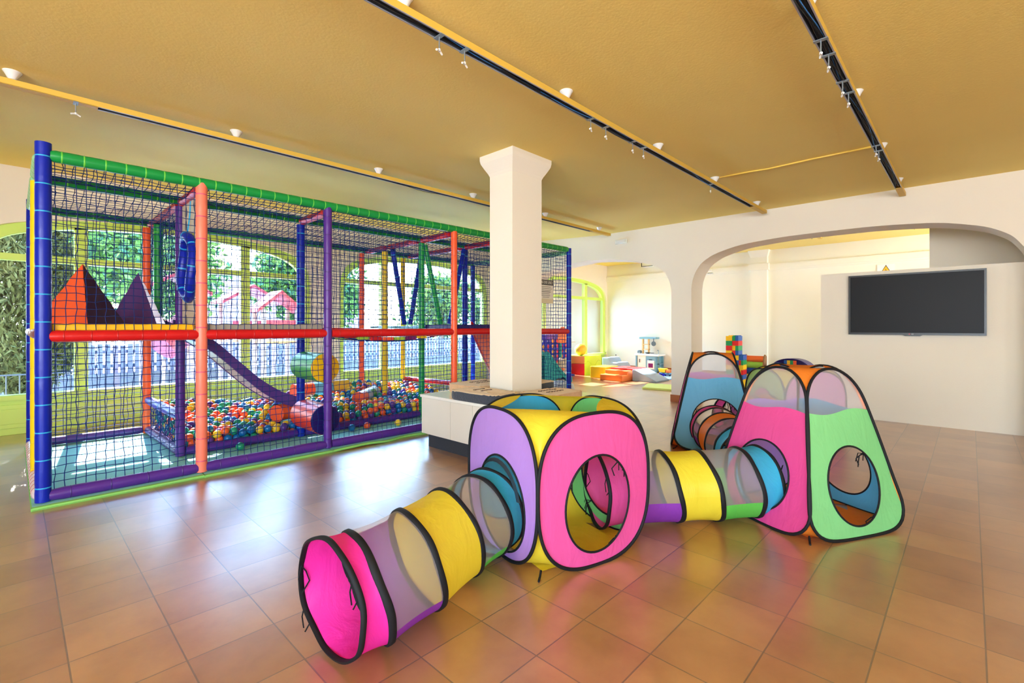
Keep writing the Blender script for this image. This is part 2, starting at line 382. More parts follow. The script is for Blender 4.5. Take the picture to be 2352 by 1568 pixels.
# window wall
WIN = [(0, 2.70), (.9, 2.66), (1.4, 2.58), (1.68, 2.50), (1.86, 2.38), (1.95, 2.22), (1.98, 2.05)]
WINC = [(1.58, 1.0), (5.92, .93), (10.84, 1.0)]
def winpts(c, k, shrink=0.0):
    return arch_pts([(a*k*(1 - shrink/1.98/k) if a else 0, z - shrink) for a, z in WIN], c)
clean(struct('wall_window', arch_wall(MB(), -4.6, 13.0, 3.45, [winpts(c, k) for c, k in WINC], 1, YW, YW + .3), M['wall'], 'cream wall with three arched lime framed windows', 'wall'))
WL = ['lime green arched window behind the left end of the play frame', 'lime green arched window behind the middle of the play frame', 'lime green arched window in the far room beyond the small arch']
for i, (c, k) in enumerate(WINC):
    mb = MB(); o, n = winpts(c, k), winpts(c, k, .1)
    o = [(o[0][0], .46)] + o + [(o[-1][0], .46)]; n = [(n[0][0], .46)] + n + [(n[-1][0], .46)]
    y0, y1 = YW + .06, YW + .16
    for a in range(len(o) - 1):
        mb.prism([o[a], o[a+1], n[a+1], n[a]], 1, y0, y1)
    xl, xr = o[0][0], o[-1][0]
    def ztop(x):
        for p, q in zip(n[:-1], n[1:]):
            if p[0] <= x <= q[0] and q[0] > p[0]: return p[1] + (q[1]-p[1])*(x-p[0])/(q[0]-p[0])
        return 2.3
    for s in (-1, 1):
        x = c + s*.965*k; mb.box((x - .065, y0, .44), (x + .065, y1 + .002, ztop(x) + .02))
        mb.box((x - .065, y0, 0), (x + .065, y1 + .002, .44))
    mb.box((xl + .02, y0 + .003, 2.09), (xr - .02, y1 - .003, 2.17))
    mb.box((xl + .01, YW + .0, .42), (xr - .01, y1 + .01, .475))
    f = clean(struct('window_%d' % (i+1), mb, M['lime'], WL[i], 'window'))
    pb = MB(); pb.box((xl, y0 + .01, 0), (xr, y1 - .01, .43))
    for j in range(4):
        w = (xr - xl)/4; a, b = xl + j*w + .12, xl + (j+1)*w - .12
        pb.box((a, y0 - .006, .08), (b, y0 + .012, .36)); pb.box((a + .05, y0 - .014, .13), (b - .05, y0, .31))
    po = pb.build('sill_panel', M['lime'], f, bevel=.004)
    g = MB(); g.add([(p[0], YW + .11, p[1]) for p in n], [tuple(range(len(n)))]); g.build('pane', M['glass'], f)
# other walls (out of view, with big openings added to bring in daylight)
mb = MB()
mb.box((-4.6, -5.4, 0), (8.4, -5.2, .9)); mb.box((-4.6, -5.4, 2.4), (8.4, -5.2, 3.45))
for x, w in ((-4.6, 1.6), (-1.0, 9.4)): mb.box((x, -5.4, .9), (x + w, -5.2, 2.4))  # the gap between these is an unseen opening, added for daylight
struct('wall_rear', mb, M['wall'], 'cream wall behind the viewer with one unseen opening added for daylight', 'wall')
mb = MB(); mb.box((-4.8, -5.4, 0), (-4.6, 8.5, .8)); mb.box((-4.8, -5.4, 2.6), (-4.6, 8.5, 3.45))
for y, w in ((-5.4, .6), (-1.2, .4), (1.6, 6.9)): mb.box((-4.8, y, .8), (-4.6, y + w, 2.6))  # leaves two unseen openings, added to light the room from the left
struct('wall_left', mb, M['wall'], 'cream wall left of the viewer with two wide unseen openings added for daylight', 'wall')
struct('wall_far', MB().box((XF, -3.2, 0), (13.1, 8.5, 3.45)), M['wall_far'], 'pale yellow end wall of the far room', 'wall')
mb = MB().box((XB, -3.4, 0), (13.1, -3.2, .9)).box((XB, -3.4, 2.6), (13.1, -3.2, 3.45)).box((XB, -3.4, .9), (9.8, -3.2, 2.6)).box((12.5, -3.4, .9), (13.1, -3.2, 2.6))  # unseen opening in this wall is added to brighten the far room
struct('wall_side', mb, M['wall_far'], 'pale side wall of the far room with an unseen opening added for daylight', 'wall')
struct('wall_partition', MB().box((9.6, -3.2, 0), (9.75, .45, FZ)), M['wall'], 'beige return wall seen above the television partition', 'wall')
struct('wall_television', MB().box((8.28, -3.1, 0), (8.43, 1.6, 2.06)), M['wall'], 'low cream partition that carries the television', 'wall')
mb = MB().box((XF - .05, -3.2, 2.70), (XF, 8.2, 2.82)); mb.box((XF - .03, -3.2, 2.66), (XF, 8.2, 2.70))
struct('trim_1', mb, M['wall_far'], 'cream plaster band along the far wall', 'trim')
mb = MB().box((XF - .1, 3.59, 0), (XF, 3.97, 2.68)); mb.box((XF - .14, 3.55, 2.68), (XF, 4.01, 2.84)); mb.box((XF - .1, 3.59, 2.84), (XF, 3.97, 3.0))
mb.add([(XF-.1,3.59,3.0),(XF-.1,3.97,3.0),(XF,3.97,3.0),(XF,3.59,3.0),(XF-.15,3.54,FZ),(XF-.15,4.02,FZ),(XF,4.02,FZ),(XF,3.54,FZ)], [(0,4,5,1),(1,5,6,2),(3,7,4,0)])
struct('trim_2', mb, M['wall_far'], 'shallow plaster pilaster on the far wall', 'pilaster', recalc=True)
mb = MB()
x0, x1, y0, y1 = 3.45, 3.90, 3.30, 3.625
P = []
for e, z in ((0, 0), (0, 2.85), (.012, 2.88), (.04, 2.93), (.068, 2.985), (.075, 3.02), (.075, 3.1)):
    P.append([(x0-e, y0-e, z), (x1+e, y0-e, z), (x1+e, y1+e, z), (x0-e, y1+e, z)])
mb.v = [p for r in P for p in r]; mb.n = len(mb.v)
for i in range(len(P)-1):
    for k in range(4): mb.f.append((i*4+k, i*4+(k+1) % 4, (i+1)*4+(k+1) % 4, (i+1)*4+k)); mb.m.append(0)
struct('pillar', mb, M['wall'], 'square cream pillar with flared head rising through the bench', 'pillar')
mb = MB(); ya, yb = bigc + 1.942, smlc - 1.715
mb.box((XW - .014, ya - .012, 0), (XW, yb + .012, .12)); mb.box((XW - .01, yb, 0), (XB, yb + .012, .12)); mb.box((XW - .01, ya - .012, 0), (XB, ya, .12))
struct('baseboard_arch', mb, M['skirt'], 'terracotta skirting round the pier between the arches', 'baseboard')
struct('baseboard_far', MB().box((XF - .015, -3.2, 0), (XF, 3.58, .12)).box((XF - .015, 3.98, 0), (XF, 8.2, .12)), M['skirt'], 'terracotta skirting along the far wall', 'baseboard')

# ------------------------------------------------------------------ ceiling rails
RLAB = ['yellow open cable rail nearest the window wall, partly wired, on white cones', 'yellow open cable rail over the pillar side of the room with black cables', 'yellow open cable rail above the television side with tangled cables',
        'short far room ceiling rail end with a dangling grey cable', 'short far room ceiling rail end above the television partition']
def rail(y, xs, xe, cz, open_to, cones, clamps, cab, lab, open_from=None):
    zb = cz - .105; w, hh, t = .033, .042, .003
    r = thing('cable_rail', lab, 'cable rail', (xs, y, zb), 'ceiling cable rails')
    mb = MB(); of = open_from if open_from is not None else xs
    mb.box((xs, y-w, zb), (xe, y-w+t, zb+hh), 0); mb.box((xs, y+w-t, zb), (xe, y+w, zb+hh), 0); mb.box((xs, y-w+t, zb+hh-t), (xe, y+w-t, zb+hh), 0)
    mb.box((of, y-w+t, zb+.002), (open_to, y-w+2*t, zb+hh-t), 1); mb.box((of, y+w-2*t, zb+.002), (open_to, y+w-t, zb+hh-t), 1); mb.box((of, y-w+2*t, zb+hh-2*t), (open_to, y+w-2*t, zb+hh-t), 1)
    mb.box((of, y-w-.001, zb-.003), (open_to, y-w+.007, zb+.0005), 2); mb.box((of, y+w-.007, zb-.003), (open_to, y+w+.001, zb+.0005), 2)
    mb.box((open_to, y-w, zb-.002), (xe, y+w, zb+.002), 0)
    if of > xs: mb.box((xs, y-w, zb-.002), (of, y+w, zb+.002), 0)
    mb.build('channel', [M['rail_y'], M['rail_in'], M['rail_lip']], r)
    for x in cones:
        c = MB(); c.lathe([(.012, -.058), (.02, -.055), (.028, -.042), (.04, -.018), (.05, -.004), (.05, 0)], (x, y, cz)); smoothangle(c.build('hanger_cone', M['ceramic'], r))
    for k in range(cab):
        c = MB(); pts = []; x = of + .05; ph = random.random()*6
        while x < open_to - .05:
            sag = max(0, math.sin(x*2.1 + ph) + math.sin(x*5.3 + ph*2))*.014*(1 if k % 2 else .6)
            pts.append((x, y + .016*math.sin(x*3.7 + ph + k), zb + .012 - sag)); x += .09
        if len(pts) > 2: c.path(pts, .0032, 5); c.build('cable', M['cable_b'] if k == 3 else M['cable'], r, smooth=True)
    for x in clamps:
        c = MB(); c.box((x-.014, y-w-.004, zb-.006), (x+.014, y+w+.004, zb-.001)); c.tube((x, y, zb-.075), (x, y, zb), .004, 6)
        cl = c.build('hanger_clamp', M['steel'], r)
        c = MB(); c.tube((x, y, zb-.088), (x, y, zb-.074), .008, 8)
        for s in (-1, 1): c.tube((x, y, zb-.08), (x+s*.028, y+s*.01, zb-.092), .006, 6)
        c.build('wing_knob', M['wplastic'], cl)
    return r
def xs_on(pts, z): return [atz(u, v, z)[0] for u, v in pts]
rail(4.79, -4.4, 7.58, CZ, 7.0, [-.0, 1.40, 2.84, 4.25, 5.75, 7.25], xs_on([(175, 232)], 2.955), 2, RLAB[0], open_from=.45)
rail(2.19, -4.4, 7.66, CZ, 7.1, [-3., -1.5, 0.0, 1.45, 2.875, 4.336, 5.761, 7.30], xs_on([(1010,82),(1068,114),(1358,272),(1390,292),(1450,326),(1473,340),(1625,424)], 2.955), 4, RLAB[1])
rail(.625, -4.4, 7.84, CZ, 7.35, [-2.8, -1.4, .05, 1.5, 2.95, 4.38, 5.82, 7.32], xs_on([(1882,92),(1898,127),(1930,188),(1944,214),(2002,336),(2012,347)], 2.955), 5, RLAB[2])
rail(2.19, 8.6, 11.3, FZ, 11.0, [10.6], [], 1, RLAB[3]); rail(.625, 8.6, 11.2, FZ, 11.0, [10.6], [], 1, RLAB[4])
for nm, x, y, lab in (('a', 10.2, 2.6, 'small coil of dark cable hanging from the far room ceiling'), ('b', 10.75, 2.24, 'loose grey cable dangling beside the far rail'), ('c', 10.9, .72, 'loose cable end hanging above the television partition')):
    c = MB()
    if nm == 'a': c.path([(x, y + .045*math.cos(t*.4), FZ - .12 + .06*math.sin(t*.4)) for t in range(40)], .008, 5); c.tube((x, y, FZ - .07), (x, y, FZ), .004, 6)
    else: c.path([(x, y + .03*math.sin(k), FZ - .03*k) for k in range(7)], .005, 5)
    o = c.build('hanging_cable', M['cable'], None, org=(x, y, FZ), smooth=True); tag(o, lab, 'cable')
c = MB(); c.path([(5.76, 2.13, CZ-.012), (5.78, 1.8, CZ-.011), (5.80, 1.62, CZ-.016), (5.79, 1.2, CZ-.012), (5.80, .66, CZ-.012)], .009, 8)
tag(c.build('conduit', M['conduit'], None, org=(5.78, 1.4, CZ), smooth=True), 'thin yellow conduit crossing the ceiling between two rails', 'conduit')
# ------------------------------------------------------------------ pop-up tents and tunnels
Z3 = V(0, 0, 1)
def resample(ctrl, n):
    """closed smooth outline (right half given bottom to top) -> n points, bottom centre first, counter-clockwise"""
    R = np.array(ctrl, float); full = np.vstack([R, (R[1:-1] * [-1, 1])[::-1]]); m = len(full)
    out = []
    for i in range(m):
        p0, p1, p2, p3 = full[(i-1) % m], full[i], full[(i+1) % m], full[(i+2) % m]
        for k in range(12):
            t = k/12; out.append(.5*((2*p1) + (p2-p0)*t + (2*p0-5*p1+4*p2-p3)*t*t + (3*p1-p0-3*p2+p3)*t**3))
    out = np.array(out); d = np.linalg.norm(np.diff(np.vstack([out, out[:1]]), axis=0), axis=1); s = np.concatenate([[0], np.cumsum(d)])
    ex = np.vstack([out, out[:1]]); q = np.linspace(0, s[-1], n, endpoint=False)
    return np.stack([np.interp(q, s, ex[:, 0]), np.interp(q, s, ex[:, 1])], 1)
def superell(hw, h, n=2.9, cnt=96):
    a = np.linspace(-PI/2, 1.5*PI, 400, endpoint=False); c, s = np.cos(a), np.sin(a)
    P = np.stack([hw*np.sign(c)*np.abs(c)**(2/n), h/2 + h/2*np.sign(s)*np.abs(s)**(2/n)], 1)
    d = np.linalg.norm(np.diff(np.vstack([P, P[:1]]), axis=0), axis=1); s_ = np.concatenate([[0], np.cumsum(d)]); ex = np.vstack([P, P[:1]])
    q = np.linspace(0, s_[-1], cnt, endpoint=False)
    return np.stack([np.interp(q, s_, ex[:, 0]), np.interp(q, s_, ex[:, 1])], 1)
class Face:
    def __init__(s, C, nrm, q, outline, bulge=.02):
        s.C = V(C[0], C[1], 0); s.N = V(nrm[0], nrm[1], 0); s.R = V(-nrm[1], nrm[0], 0); s.q = q; s.o = outline; s.b = bulge
        s.zc = outline[:, 1].max()/2; s.w = outline[:, 0].max()
    def at(s, x, z, off=0.0):
        r = min(1, (x/s.w)**2 + ((z-s.zc)/s.zc)**2)
        return s.C + s.N*(s.q(z) + off + s.b*(1-r)) + s.R*x + Z3*(z + .004)
def face_parts(root, F, solid, hole=None, border=None, wave=None, gz=None, tie=3, names=('panel', 'mesh_window')):
    o = F.o; n = len(o)
    hc = np.array(hole[:2]) if hole else np.array([0, F.zc]); RINGS = 9
    bm = bmesh.new(); rows = []
    wv = wave or (lambda x: 0.0)
    for j in range(RINGS + 1):
        t = j/RINGS; row = []
        for i in range(n):
            d = o[i] - hc; a = math.atan2(d[1], d[0])
            if hole: inner = hc + np.array([hole[2]*math.cos(a), hole[3]*math.sin(a)])
            else: inner = hc + d*.02
            p = inner*(1-t) + o[i]*t
            row.append(bm.verts.new((p[0], p[1] - wv(p[0]), 0)))
        rows.append(row)
    for j in range(RINGS):
        for i in range(n): bm.faces.new((rows[j][i], rows[j][(i+1) % n], rows[j+1][(i+1) % n], rows[j+1][i]))
    if not hole: bm.faces.new(rows[0])
    if border is not None:
        bmesh.ops.bisect_plane(bm, geom=bm.verts[:] + bm.edges[:] + bm.faces[:], plane_co=(0, border, 0), plane_no=(0, 1, 0))
    lo = MB(); hi = MB(); bm.verts.index_update(); bm.verts.ensure_lookup_table()
    pts = [F.at(v.co.x, v.co.y + wv(v.co.x)) for v in bm.verts]
    def part(sel):
        m = MB(); used = {}; fs = []
        for f in sel:
            fs.append(tuple(used.setdefault(v.index, len(used)) for v in f.verts))
        m.add([pts[k] for k in used], fs); return m
    if border is None: part(bm.faces).build(names[0], solid, root, smooth=True)
    else:
        part([f for f in bm.faces if f.calc_center_median().y <= border]).build(names[0], solid, root, smooth=True)
        part([f for f in bm.faces if f.calc_center_median().y > border]).build(names[1], gz or M['gauze'], root, smooth=True)
    bm.free()
    m = MB(); m.path([F.at(p[0], p[1], .004) for p in o], .0095, 8, closed=True); m.build('frame_piping', M['black'], root, smooth=True)
    if hole:
        m = MB(); m.path([F.at(hc[0] + hole[2]*math.cos(a), hc[1] + hole[3]*math.sin(a), .002) for a in np.linspace(0, 2*PI, 56, endpoint=False)], .006, 6, closed=True)
        m.build('hole_piping', M['black'], root, smooth=True)
        for k in range(tie):
            a = [.9, 2.6, 5.3, 3.9][k]; p = F.at(hc[0] + hole[2]*math.cos(a), hc[1] + hole[3]*math.sin(a))
            m = MB(); inw = -F.N*.05
            m.path([p, p + inw*.5 - Z3*.015 + F.R*.012, p + inw - Z3*.05, p + inw*.8 - Z3*.09 + F.R*.01], .0035, 5)
            m.path([p, p + inw*.4 + F.R*.025, p + inw*.6 - Z3*.06 + F.R*.035], .003, 5); m.build('tie_ribbon', M['black'], root)
def gusset(root, A, B, mat, name='corner_gusset', lo=True, split=.5):
    o = A.o; n = len(o); im = int(np.argmax(o[:, 0])); it = int(np.argmax(o[:, 1]))
    def strip(ia, ib, sag):
        P = []
        for i in range(ia, ib + 1):
            a = A.at(o[i][0], o[i][1]); q = o[i] * [-1, 1]; b = B.at(q[0], q[1]); row = []
            for k in range(7):
                t = k/6; p = a*(1-t) + b*t; p = p + (A.C + Z3*p[2] - p)*(.06*4*t*(1-t)); row.append(p)
            P.append(row)
        return MB().grid(P)
    strip(im, it, 1).build(name, mat, root, smooth=True)
    if lo: strip(0, im, 1).build(name, mat, root, smooth=True)
def tent(name, label, cat, C, yaw, outline, q, faces, gmat, floor_s, group, lo_ties=True):
    root = thing(name, label, cat, (C[0], C[1], 0), group)
    e = (math.cos(yaw), math.sin(yaw)); nn = (-e[1], e[0])
    dirs = [(-nn[0], -nn[1]), e, nn, (-e[0], -e[1])]
    F = [Face(C, d, q, outline) for d in dirs]
    for f, spec in zip(F, faces): face_parts(root, f, **spec)
    for i in range(4): gusset(root, F[i], F[(i+1) % 4], gmat)
    c, s = e; h = floor_s; P = [(C[0] + x*c - y*s, C[1] + x*s + y*c, .006) for x, y in ((-h, -h), (h, -h), (h, h), (-h, h))]
    MB().add(P, [(0, 1, 2, 3)]).build('floor_panel', gmat, root)
    # small peg loop at the front corner
    p = V(C[0], C[1], 0) + (V(*dirs[0], 0) + V(*dirs[3], 0))*(floor_s + .03)
    MB().path([p + Z3*.03, p + (V(*dirs[0], 0) + V(*dirs[3], 0))*.02 + Z3*.012, p + (V(*dirs[0], 0) + V(*dirs[3], 0))*.045 + Z3*.006], .006, 6).build('peg_loop', M['black'], root)
    return root, F
cubeo = superell(.39, .825, 2.7)
tent('play_tent', 'cube play tent with pink and purple round holed sides and open yellow top', 'play tent', (2.305, 1.845), math.radians(-15.1), cubeo, lambda z: .388,
     [dict(solid=M['f_pink'], hole=(0, .335, .225, .262)), dict(solid=M['f_green'], hole=(-.02, .33, .25, .26)), dict(solid=M['f_cyan']), dict(solid=M['f_purple'], hole=(.03, .30, .25, .265), tie=1)],
     M['f_yellow'], .30, 'pop up play tents')
PYO = resample([(0,0),(.15,.002),(.27,.014),(.345,.048),(.383,.1),(.392,.155),(.38,.23),(.335,.42),(.285,.64),(.248,.8),(.218,.872),(.168,.935),(.1,.98),(.045,.997),(0,1.0)], 96)
pq = lambda z: .4235 - .2245*z
wave = lambda x: .014*math.sin(x*13)
tent('play_tent', 'pyramid play tent with pink and green sides and orange corners, nearest the television wall', 'play tent', (3.816, .85), math.radians(-28.3), PYO * [1, 1.015], pq,
     [dict(solid=M['f_pyrgreen'], hole=(0, .30, .212, .235), border=.745, wave=wave), dict(solid=M['f_pyrblue'], hole=(0, .31, .21, .22), border=.745, wave=wave), dict(solid=M['f_purple'], border=.745, wave=wave),
      dict(solid=M['f_pyrpink'], hole=(0, .30, .22, .225), border=.745, wave=wave, tie=2)], M['f_orange'], .33, 'pop up play tents')
tent('play_tent', 'pyramid play tent with a blue holed front, standing beside the arch pier', 'play tent', (5.37, 2.07), math.radians(-66), PYO * [1, 1.0], pq,
     [dict(solid=M['f_pyrblue'], hole=(.02, .30, .235, .235), border=.745, wave=wave), dict(solid=M['f_green'], border=.745, wave=wave), dict(solid=M['f_lilac'], hole=(0, .3, .22, .22), border=.745, wave=wave),
      dict(solid=M['f_pyrpink'], border=.745, wave=wave)], M['f_orange'], .33, 'pop up play tents')
tent('play_tent', 'cube play tent with a lime side and yellow top, half hidden behind the pyramids', 'play tent', (6.82, 1.62), math.radians(-40), cubeo * [1, .92], lambda z: .388,
     [dict(solid=M['f_lilac']), dict(solid=M['f_cyan']), dict(solid=M['f_pink']), dict(solid=M['f_backgreen'], hole=(0, .3, .22, .22))], M['f_yellow'], .30, 'pop up play tents')

def tunnel(label, rings, segs, R=.234):
    root = thing('play_tunnel', label, 'play tunnel', (sum(r[0] for r in rings)/len(rings), sum(r[1] for r in rings)/len(rings), 0), 'fabric play tunnels')
    NT = 60
    def pt(ring, th, rad, ax=0.0):
        x, y, ph, ps = ring; near = V(math.sin(ph), -math.cos(ph), 0); dr = V(math.cos(ph), math.sin(ph), 0)
        up = math.cos(ps)*Z3 - math.sin(ps)*dr; nrm = math.cos(ps)*dr + math.sin(ps)*Z3; c = V(x, y, R*math.cos(ps) + .004)
        fl = 1 - .03*max(0, -math.sin(th))**3
        return c + rad*(math.cos(th)*near + math.sin(th)*fl*up) + ax*nrm
    rr = [(r[0], r[1], math.radians(r[2]), math.radians(r[3] if len(r) > 3 else 0)) for r in rings]
    for i, sg in enumerate(segs):
        a, b = rr[i], rr[i+1]
        def surf(t0, t1, mat, name):
            cnt = max(6, int(NT*(t1-t0)/(2*PI))); P = []
            for th in np.linspace(t0, t1, cnt):
                row = []
                for k in range(9):
                    t = k/8; sagr = R*(1 - .035*4*t*(1-t)) + .0022*math.sin(7*th + 3*i)*math.sin(PI*t)
                    p = pt(a, th, sagr)*(1-t) + pt(b, th, sagr)*t; row.append(p)
                P.append(row)
            MB().grid(P).build(name, mat, root, smooth=True)
        if len(sg) == 1: surf(0, 2*PI, M[sg[0]], 'fabric_section')
        else:
            a0, a1 = math.radians(sg[1]), math.radians(sg[2])
            surf(a0, a1, M[sg[0]], 'fabric_section'); surf(a1 - 2*PI, a0, M['gauze'], 'mesh_section')
    for i, r in enumerate(rr):
        m = MB(); hw = .017 if 0 < i < len(rr)-1 else .012
        P = [[pt(r, th, rd + .0015*math.sin(9*th + i), ax + .003*math.sin(5*th + 2*i)) for rd, ax in ((R - .004, -hw), (R + .006, -hw*.7), (R + .007, 0), (R + .006, hw*.7), (R - .004, hw), (R-.007, 0), (R - .004, -hw))] for th in np.linspace(0, 2*PI, 72, endpoint=False)]
        m.grid(P, 0, True).build('hoop', M['black'], root, smooth=True)
    for th in (40, 165, 205):
        for r, s in ((rr[0], 1),):
            p = pt(r, math.radians(th), R - .006); d = V(math.cos(r[2]), math.sin(r[2]), 0)*s
            m = MB(); m.path([p, p + d*.02 - Z3*.03, p + d*.015 - Z3*.075 + .02*d, p - Z3*.12], .003, 5); m.path([p, p - d*.012 - Z3*.05, p - d*.005 - Z3*.1], .003, 5)
            m.build('tie_ribbon', M['black'], root)
    return root
A = [(.856, 1.804, 4, 3), (1.005, 1.79, -8, 13), (1.28, 1.835, -6, 13), (1.575, 1.93, -2, 12), (1.81, 1.985, 4, 8), (1.925, 2.02, 8, 4)]
ta = tunnel('striped fabric tunnel with an open pink end facing the viewer, leading to the cube tent', A, [('f_hot',), ('f_violet', 142, 334), ('f_yellow',), ('f_grass', 142, 332), ('f_cyan',)])
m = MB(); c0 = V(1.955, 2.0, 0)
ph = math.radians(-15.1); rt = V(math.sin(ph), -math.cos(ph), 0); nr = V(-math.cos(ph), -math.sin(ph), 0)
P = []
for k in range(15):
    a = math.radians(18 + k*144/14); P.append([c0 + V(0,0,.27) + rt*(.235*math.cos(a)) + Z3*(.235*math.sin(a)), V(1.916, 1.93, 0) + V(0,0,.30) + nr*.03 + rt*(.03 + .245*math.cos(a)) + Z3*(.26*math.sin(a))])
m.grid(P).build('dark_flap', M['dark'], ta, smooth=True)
B = [(2.62, 1.75, -36, 0), (2.80, 1.65, -42, 8), (3.03, 1.46, -43, 12), (3.222, 1.287, -42, 12), (3.465, 1.12, -42, 10), (3.575, 1.05, -36, 4)]
tunnel('striped fabric tunnel linking the cube tent to the pink and green pyramid tent', B, [('f_pink',), ('f_violet', 172, 352), ('f_yellow',), ('f_grass', 172, 345), ('f_cyan',)])
C_ = [(5.05, 1.93, 215), (4.93, 1.85, 214), (4.70, 1.70, 213), (4.46, 1.54, 213), (4.22, 1.37, 214), (4.09, 1.27, 215)]
tunnel('fabric tunnel with an orange band, between the two pyramid tents', C_, [('f_pink',), ('f_violet', 190, 350), ('f_orange',), ('f_purple', 190, 350), ('f_cyan',)])
D_ = [(5.75, 2.03, -22), (5.90, 1.97, -22), (6.12, 1.89, -22), (6.36, 1.80, -22), (6.50, 1.75, -22)]
tunnel('fabric tunnel with a pink and orange top behind the blue fronted pyramid tent', D_, [('f_pink',), ('f_purple', 190, 350), ('f_orange',), ('f_pink',)])
# ------------------------------------------------------------------ soft play frame
YF, YM, YB = 4.86, 5.60, 7.10
XP = [.155, 1.145, 2.29, 3.98, 4.80, 6.45]
fr = thing('soft_play_frame', 'tall netted soft play frame of coloured padded posts with ball pit and platforms', 'play frame', (3.3, 6.0, 0))
TR = .042
def pad(name, p0, p1, mat, tie, r=TR, step=.19, rc=0.0, parent=None, n=16):
    m = MB(); p0 = V(*p0); p1 = V(*p1); L = np.linalg.norm(p1 - p0); d = (p1 - p0)/L
    k = max(1, int(round(L/step)))
    # padded sleeve pinched a little at each tie
    u, w, _ = basis(d); P = []
    st = [0.0] + [L*(i+.5)/k + o for i in range(k) for o in (-.03, 0, .03)] + [L]
    st = sorted(set([s for s in st if 0 <= s <= L]))
    for a in np.linspace(0, 2*PI, n, endpoint=False):
        row = []
        if rc: row.append(p0)
        for s in st:
            near = min(abs(s - L*(i+.5)/k) for i in range(k)); rr = r*(.955 if near < .01 else 1.0)
            if rc and (s < .001 or s > L - .001): rr *= .82
            row.append(p0 + d*s + rr*(math.cos(a)*u + math.sin(a)*w))
        row.append(p1)
        if not rc: row.insert(0, p0)
        P.append(row)
    m.grid(P, 0, True)
    for i in range(k):
        c = p0 + d*(L*(i+.5)/k)
        m.grid([[c + d*o + rr*(math.cos(a)*u + math.sin(a)*w) for rr, o in ((r*.93, -.006), (r*.995, -.003), (r*.995, .003), (r*.93, .006))] for a in np.linspace(0, 2*PI, n, endpoint=False)], 1, True)
    o = m.build(name, [M[mat], M[tie]], parent or fr); smoothangle(o, 50); return o
def post(x, y, z1, mat, tie, r=TR, z0=.03, step=.2): return pad('post', (x, y, z0), (x, y, z1), mat, tie, r, step)
# posts: front, middle and back row
post(.155, YF, 2.63, 'blue', 'tie_cyan', .046); post(1.145, YF, 2.545, 'salmon', 'tie_pink', .045); post(2.285, YF, 2.54, 'purple', 'tie_purple')
post(3.98, YF, 2.53, 'orange', 'tie_orange'); post(4.80, YF, 2.53, 'blue', 'tie_cyan'); post(6.45, YF, 2.60, 'blue', 'tie_cyan')
post(.14, YM, 2.5, 'yellow', 'tie_yellow', .04); post(1.14, YM, 2.47, 'purple', 'tie_purple'); post(2.31, YM, 2.47, 'blue', 'tie_cyan', .045)
post(4.0, YM, 2.47, 'green', 'tie_lime'); post(4.80, YM, 2.47, 'blue', 'tie_cyan'); post(6.4, YM, 2.47, 'blue', 'tie_cyan')
post(.14, YB, 2.62, 'blue', 'tie_cyan'); post(1.11, YB, 2.47, 'orange', 'tie_orange'); post(3.9, YB, 2.47, 'orange', 'tie_orange')
post(4.68, YB, 2.47, 'yellow', 'tie_yellow', .04); post(6.3, YB, 2.5, 'blue', 'tie_cyan')
post(1.14, 6.62, 2.45, 'green', 'tie_lime', .045, 1.3); post(3.93, 6.45, 2.45, 'yellow', 'tie_yellow', .045)
def rail3(pts, mat, tie, r=TR, step=.15, gap=.045):
    for a, b in zip(pts[:-1], pts[1:]):
        a, b = V(*a), V(*b); d = (b-a)/np.linalg.norm(b-a); pad('rail', a + d*gap, b - d*gap, mat, tie, r, step, rc=.02)
# top rails: the front one runs on above the posts
pad('rail', (.19, YF, 2.545), (6.41, YF, 2.575), 'green', 'tie_lime', .045, .125, rc=.02)
rail3([(.14, YM, 2.53), (1.14, YM, 2.53), (2.31, YM, 2.53), (4.0, YM, 2.53), (6.4, YM, 2.53)], 'green', 'tie_lime', step=.13, gap=0)
rail3([(.14, YB, 2.53), (1.11, YB, 2.53), (3.9, YB, 2.53), (6.3, YB, 2.53)], 'green', 'tie_lime', step=.13, gap=0)
rail3([(.14, YF, 2.53), (.14, YM, 2.53), (.14, YB, 2.53)], 'palegreen', 'tie_lime', gap=.05)
for x, ys in ((1.14, (YF, YM, YB)), (2.3, (YF, YM)), (3.97, (YF, YM, 6.45, YB)), (4.78, (YF, YM, YB))):
    rail3([(x, y, 2.5) for y in ys], 'red', 'tie_red', gap=.05, step=.13)
rail3([(6.43, YF, 2.53), (6.4, YM, 2.53), (6.3, YB, 2.53)], 'palegreen', 'tie_lime')
# deck level rails and ground rails
rail3([(XP[0], YF, 1.225), (XP[1], YF, 1.225), (XP[2], YF, 1.225), (XP[3], YF, 1.225), (XP[4], YF, 1.225), (XP[5], YF, 1.21)], 'red', 'tie_red', .045, .16, .03)
rail3([(1.11, YB, 1.24), (3.9, YB, 1.24)], 'red', 'tie_red', .035); rail3([(.14, YB, 1.22), (1.11, YB, 1.22)], 'deckyellow', 'tie_yellow', .035)
rail3([(XP[0], YF, .065), (XP[1], YF, .065), (XP[2], YF, .065), (XP[3], YF, .065), (XP[4], YF, .065), (XP[5], YF, .065)], 'purple', 'tie_purple', .046, .24, .03)
rail3([(1.14, YM, .07), (2.31, YM, .07), (4.0, YM, .07), (4.8, YM, .07)], 'purple', 'tie_purple', .045, .3)
rail3([(.14, YB, .07), (1.11, YB, .07)], 'mauve', 'tie_purple', .045); rail3([(1.14, YM, .07), (1.12, YB, .07)], 'mauve', 'tie_purple', .045, .12)
rail3([(1.14, YM, .42), (1.12, YB, .42)], 'blue', 'tie_cyan', .048, .5); rail3([(4.8, YM, .40), (4.7, YB, .40)], 'red', 'tie_red', .04, .4)
